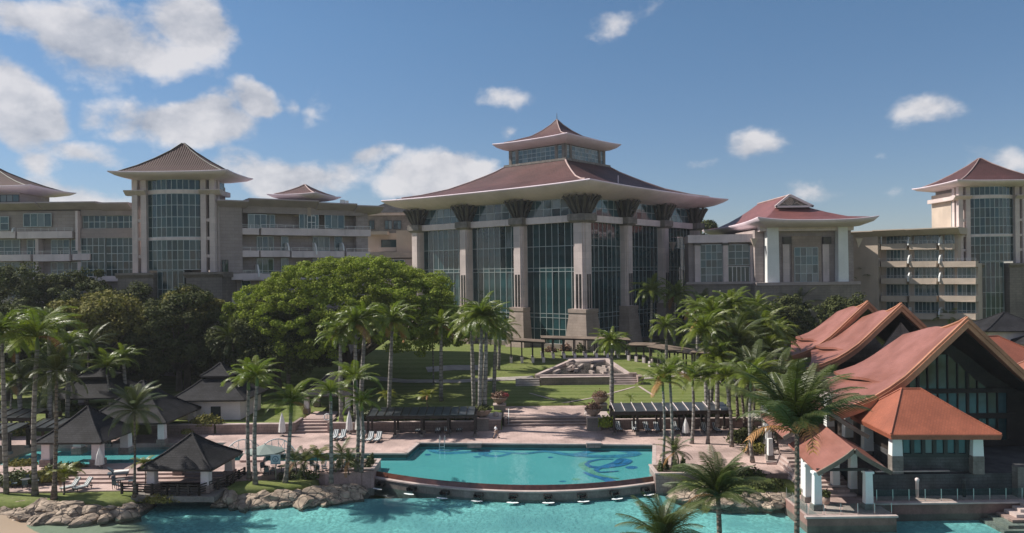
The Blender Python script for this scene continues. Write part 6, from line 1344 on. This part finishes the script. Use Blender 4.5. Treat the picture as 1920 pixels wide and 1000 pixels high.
# ------------------------------------------------------------------ palms
PALMS = [
 ('royal palm standing left in the trio before the rain tree', (638, 640), (640, 792), 1.2, 'royal', 3.4, 20), ('royal palm in the middle front of the trio before the rain tree', (666, 620), (667, 791), 1.2, 'royal', 3.5, 20), ('royal palm just behind the middle of the trio before the rain tree', (684, 612), (675, 786), 1.2, 'royal', 3.5, 20), ('broad grey-trunked royal palm right of the trio', (735, 618), (729, 776), 1.2, 'royal', 4.1, 24),
 ('slim palm with thin trunk in the shade right of the rain tree', (827, 622), (827, 752), 1.2, 'royal', 3.2, 18), ('slimmer shaded palm behind the rain tree right edge', (810, 618), (813, 722), 1.3, 'small', 3.2, 16), ('royal palm left in the cluster above the upper left urn', (884, 618), (889, 770), 1.2, 'royal', 4.0, 22), ('tallest royal palm in the cluster above the upper left urn', (903, 606), (899, 789), 1.2, 'royal', 3.8, 22), ('second tall royal palm of the twin trunks beside the lawn stairs', (912, 618), (908, 788), 1.2, 'royal', 3.7, 20), ('royal palm right in the cluster above the upper left urn', (929, 634), (926, 746), 1.2, 'royal', 3.6, 20), ('small royal palm behind the cluster on the lawn mound', (937, 630), (935, 694), 2.5, 'royal', 3.6, 18),
 ('lone royal palm with yellowish crown right of the cascade', (1147, 652), (1147, 777), 1.2, 'royal', 3.1, 26), ('royal palm before the right side of the glass hall', (1249, 622), (1250, 688), 3.2, 'royal', 3.6, 20), 
 ('left palm in the right cluster above the panelled pergola', (1322, 640), (1326, 790), 1.2, 'royal', 3.9, 20), ('second palm in the right cluster above the panelled pergola', (1338, 610), (1333, 774), 1.2, 'royal', 4.0, 20), ('bright topped palm standing highest in the right cluster', (1371, 596), (1366, 770), 1.2, 'royal', 4.2, 20), ('palm in the middle back of the right cluster', (1404, 612), (1404, 760), 1.2, 'coco', 4.6, 18), ('palm at the right of the right cluster with drooping fronds', (1432, 632), (1430, 780), 1.0, 'royal', 4.2, 20), ('feathery palm low in the right cluster beside the colonnade', (1388, 668), (1398, 800), .5, 'coco', 4.3, 18), ('palm with yellow-green crown behind the terracotta roofs', (1455, 640), (1450, 760), .8, 'royal', 3.8, 18),
 ('thin palm with shaggy crown left of the pool right corner', (1243, 730), (1242, 884), 0, 'small', 2.7, 16, None, .15, 2), ('thin palm with orange dry fronds beside the pool right corner', (1256, 712), (1262, 880), 0, 'small', 2.6, 15, None, .17, 3), ('slender palm in front of the middle of the right pergola', (1299, 722), (1297, 832), 0, 'small', 2.9, 15, None, .2), ('slender palm before the right third of the right pergola', (1328, 720), (1327, 832), 0, 'small', 2.9, 15, None, .19), ('palm at the right end of the right pergola', (1362, 720), (1372, 838), 0, 'small', 3.2, 16, None, .2),
 ('leaning palm on the bank right of the pergola', (1416, 700), (1402, 850), .2, 'coco', 3.8, 18), ('second leaning palm nearer the colonnade', (1420, 722), (1470, 800), .8, 'coco', 3.4, 16), ('straight palm on the bank left of the colonnade', (1408, 730), (1411, 866), .1, 'small', 3.4, 16, None, .2), ('feathery palm before the lower end of the nearest orange roof', (1462, 716), (1440, 840), .3, 'coco', 3.8, 18),
 ('palm low in front of the right cluster left side', (1345, 690), (1345, 800), .9, 'royal', 3.8, 18), ('palm with wide feathery crown behind the right pergola end', (1382, 640), (1384, 790), .9, 'coco', 4.6, 20), ('young palm crowded at the back of the right cluster', (1418, 586), (1418, 720), 1.5, 'royal', 3.9, 18), ('palm at the far left of the right cluster over the walkway end', (1308, 590), (1308, 700), 2.5, 'royal', 3.6, 18), ('palm behind the leaning palms near the colonnade top', (1440, 668), (1438, 790), .8, 'royal', 3.8, 18),
 ('bushy coconut palm behind the first terracotta roof', (1497, 580), (1495, 652), 3.5, 'coco', 5.0, 20), ('second bushy coconut palm behind the first terracotta roof', (1551, 584), (1543, 640), 3.5, 'coco', 5.2, 22), ('coconut palm rising above the first terracotta gable', (1612, 528), (1607, 640), 3.0, 'coco', 5.4, 20), ('dark palm in the shade left of the hall base', (1372, 548), (1372, 640), 3.5, 'coco', 4.6, 18), ('shaded palm at the foot of the gabled hall', (1430, 560), (1432, 640), 3.8, 'coco', 5.0, 18), ('shaded palm at the right column of the gabled hall', (1506, 535), (1506, 640), 3.8, 'coco', 4.8, 18), ('palm between the gabled hall and the right wing', (1565, 528), (1562, 640), 3.8, 'coco', 5.0, 20), 
 ('palm before the left balconies of the right wing', (1703, 545), (1700, 620), 3.5, 'coco', 4.2, 16), ('palm before the middle balconies of the right wing', (1766, 548), (1766, 625), 3.2, 'coco', 5.0, 20), ('palm before the right balconies beside the tower', (1822, 562), (1820, 625), 3.2, 'coco', 5.2, 20), ('tall palm close to the right edge before the tower', (1908, 560), (1906, 640), 2.5, 'coco', 5.2, 20), ('yellow-green low palm between the second and third gables', (1780, 606), (1780, 650), 3.0, 'small', 3.6, 16), ('small palm beside the pale pavilion behind the orange roofs', (1862, 632), (1862, 655), 1.5, 'coco', 3.6, 16),
 ('dark shaded palm at the corner of the glass hall', (1222, 560), (1220, 661), 3.9, 'royal', 4.4, 18), ('second dark shaded palm at the glass hall corner', (1266, 566), (1264, 658), 3.9, 'royal', 4.6, 18), ('drooping palm before the stone base right of the glass hall', (1318, 582), (1318, 668), 3.6, 'coco', 4.6, 18), ('tall thin palm behind the right cluster with upright spear', (1462, 598), (1462, 672), 3., 'coco', 4.6, 18),
 ('palm at the left edge with tall bare trunk', (4, 640), (12, 926), -.5, 'royal', 3.3, 18, None, .24), ('palm with tall grey trunk just right of the leftmost', (70, 652), (66, 928), -.5, 'small', 3.9, 18, None, .24), ('tall palm with slightly bowed trunk left of the pyramid hut', (106, 694), (101, 936), -.5, 'coco', 3.6, 18, None, .2), ('bright crowned palm standing behind the left palm group', (92, 618), (94, 800), .8, 'royal', 3.6, 20), ('palm crown in the back of the left palm group', (32, 660), (40, 800), .8, 'royal', 3.4, 18), ('low palm of the left group above the first pergola', (40, 710), (44, 800), .8, 'coco', 3.6, 16), ('palm before the two-tier hut at left', (165, 650), (163, 770), 1.1, 'coco', 4.0, 18), ('palm leaning over the first pergola', (130, 655), (126, 790), .8, 'royal', 3.5, 18),
 ('low bushy palm between the left pergolas', (22, 735), (22, 800), .8, 'small', 3.0, 14), ('yellow-green palm before the shadowed two-tier hut', (200, 700), (205, 780), 1.1, 'small', 3.2, 15), ('feathery palm left of the shadowed two-tier hut', (98, 735), (98, 790), 1.0, 'coco', 3.4, 15), ('palm left of the white changing hut roof', (232, 680), (238, 768), 1.2, 'royal', 3.2, 15),
 ('glossy white-lit palm left of the railed hut', (252, 768), (252, 932), -.5, 'coco', 2.9, 20, None, .13), ('palm before the right flank of the rounded dark tree', (436, 636), (443, 748), 1.3, 'coco', 4.5, 20), ('tall palm silvered by the sun in front of the rain tree', (539, 606), (541, 746), 1.3, 'coco', 4.6, 22, None, .34), ('left palm of the close pair right of the railed hut', (466, 728), (467, 898), -.3, 'small', 2.8, 16, None, .2), ('right palm of the close pair right of the railed hut', (482, 720), (479, 910), -.4, 'small', 3.0, 17, None, .22), ('palm with leafy crown before the closed umbrella and bridge', (546, 770), (535, 906), -.4, 'small', 2.8, 18, None, .22), ('slender palm at the left end of the island planting', (620, 748), (621, 906), -.4, 'small', 2.5, 15, None, .2), ('left palm of the twin trunks rising from the pool planter', (666, 726), (668, 884), .1, 'small', 2.9, 17, None, .2), ('right palm of the twin trunks rising from the pool planter', (678, 766), (677, 886), .1, 'small', 2.3, 13, None, .19),
 ('little yellow tree palm on the dark lawn behind the left pergola', (727, 742), (729, 772), 1.2, 'yellow', 1.4, 12, None, .07), ('little yellow tree palm farther right on the dark lawn', (804, 741), (803, 766), 1.2, 'yellow', 1.5, 12, None, .07), ('tiny dark palm on the lawn behind the right pergola', (1182, 750), (1182, 772), 1.2, 'small', 1.0, 9, None, .05),
 ('low palm at the left of the island planting', (552, 862), (552, 900), -.4, 'coco', 1.9, 12, None, .08), ('second low palm of the island planting', (573, 864), (574, 900), -.4, 'coco', 1.9, 12, None, .08), ('third low palm of the island planting', (596, 858), (593, 898), -.4, 'yellow', 1.7, 10, None, .06), ('low palm between the island tables and the planter', (640, 850), (641, 888), -.2, 'coco', 1.9, 12, None, .07), ('low palm leaning over the pool planter', (655, 862), (655, 890), 0, 'coco', 1.7, 12, None, .07),
 ('small fan of yellow fronds left of the railed hut', (270, 870), (270, 922), -.5, 'yellow', 1.3, 11, None, .06), ('low palm clump behind the second trunk at left', (120, 890), (120, 928), -.5, 'yellow', 1.8, 12, None, .08), ('low feathery palm right of the pool right planter', (1266, 845), (1268, 886), 0, 'coco', 2.2, 13, None, .09), ('low feathery palm beside the steps of the right bank', (1450, 800), (1452, 830), .5, 'coco', 2.6, 14, None, .1),
]
for p in PALMS: palm(p[0], p[1], p[2], p[3], p[4], p[5], p[6], *(p[7:]))
palm('large foreground coconut palm rising before the terracotta restaurant', (1494, 812), (1487, 1000), -3, 'coco', 5.4, 28, D=53, r=.22, up=.9, dry=3); palm('foreground coconut palm over the lagoon right of the pool', (1346, 930), (1345, 1000), -3, 'coco', 4.1, 26, D=57, r=.24, up=1.35, dry=1); palm('foreground coconut palm cut by the bottom edge', (1243, 1012), (1243, 1040), -3, 'coco', 3.5, 24, D=52, r=.2, up=1.2)
# ------------------------------------------------------------------ the humid air
hm = bpy.data.materials.new('humid_air'); hm.use_nodes = True; nt = hm.node_tree; nt.nodes.remove(nt.nodes['Principled BSDF'])
pv = nn(nt, 'ShaderNodeVolumePrincipled'); pv.inputs['Color'].default_value = (.86, .90, .96, 1); pv.inputs['Density'].default_value = .00014; pv.inputs['Anisotropy'].default_value = .2
nt.links.new(pv.outputs[0], nt.nodes['Material Output'].inputs['Volume'])
hz = MB().box(-905, 905, -305, 1205, -7.2, 66).build('haze', hm); hz['kind'] = 'stuff'
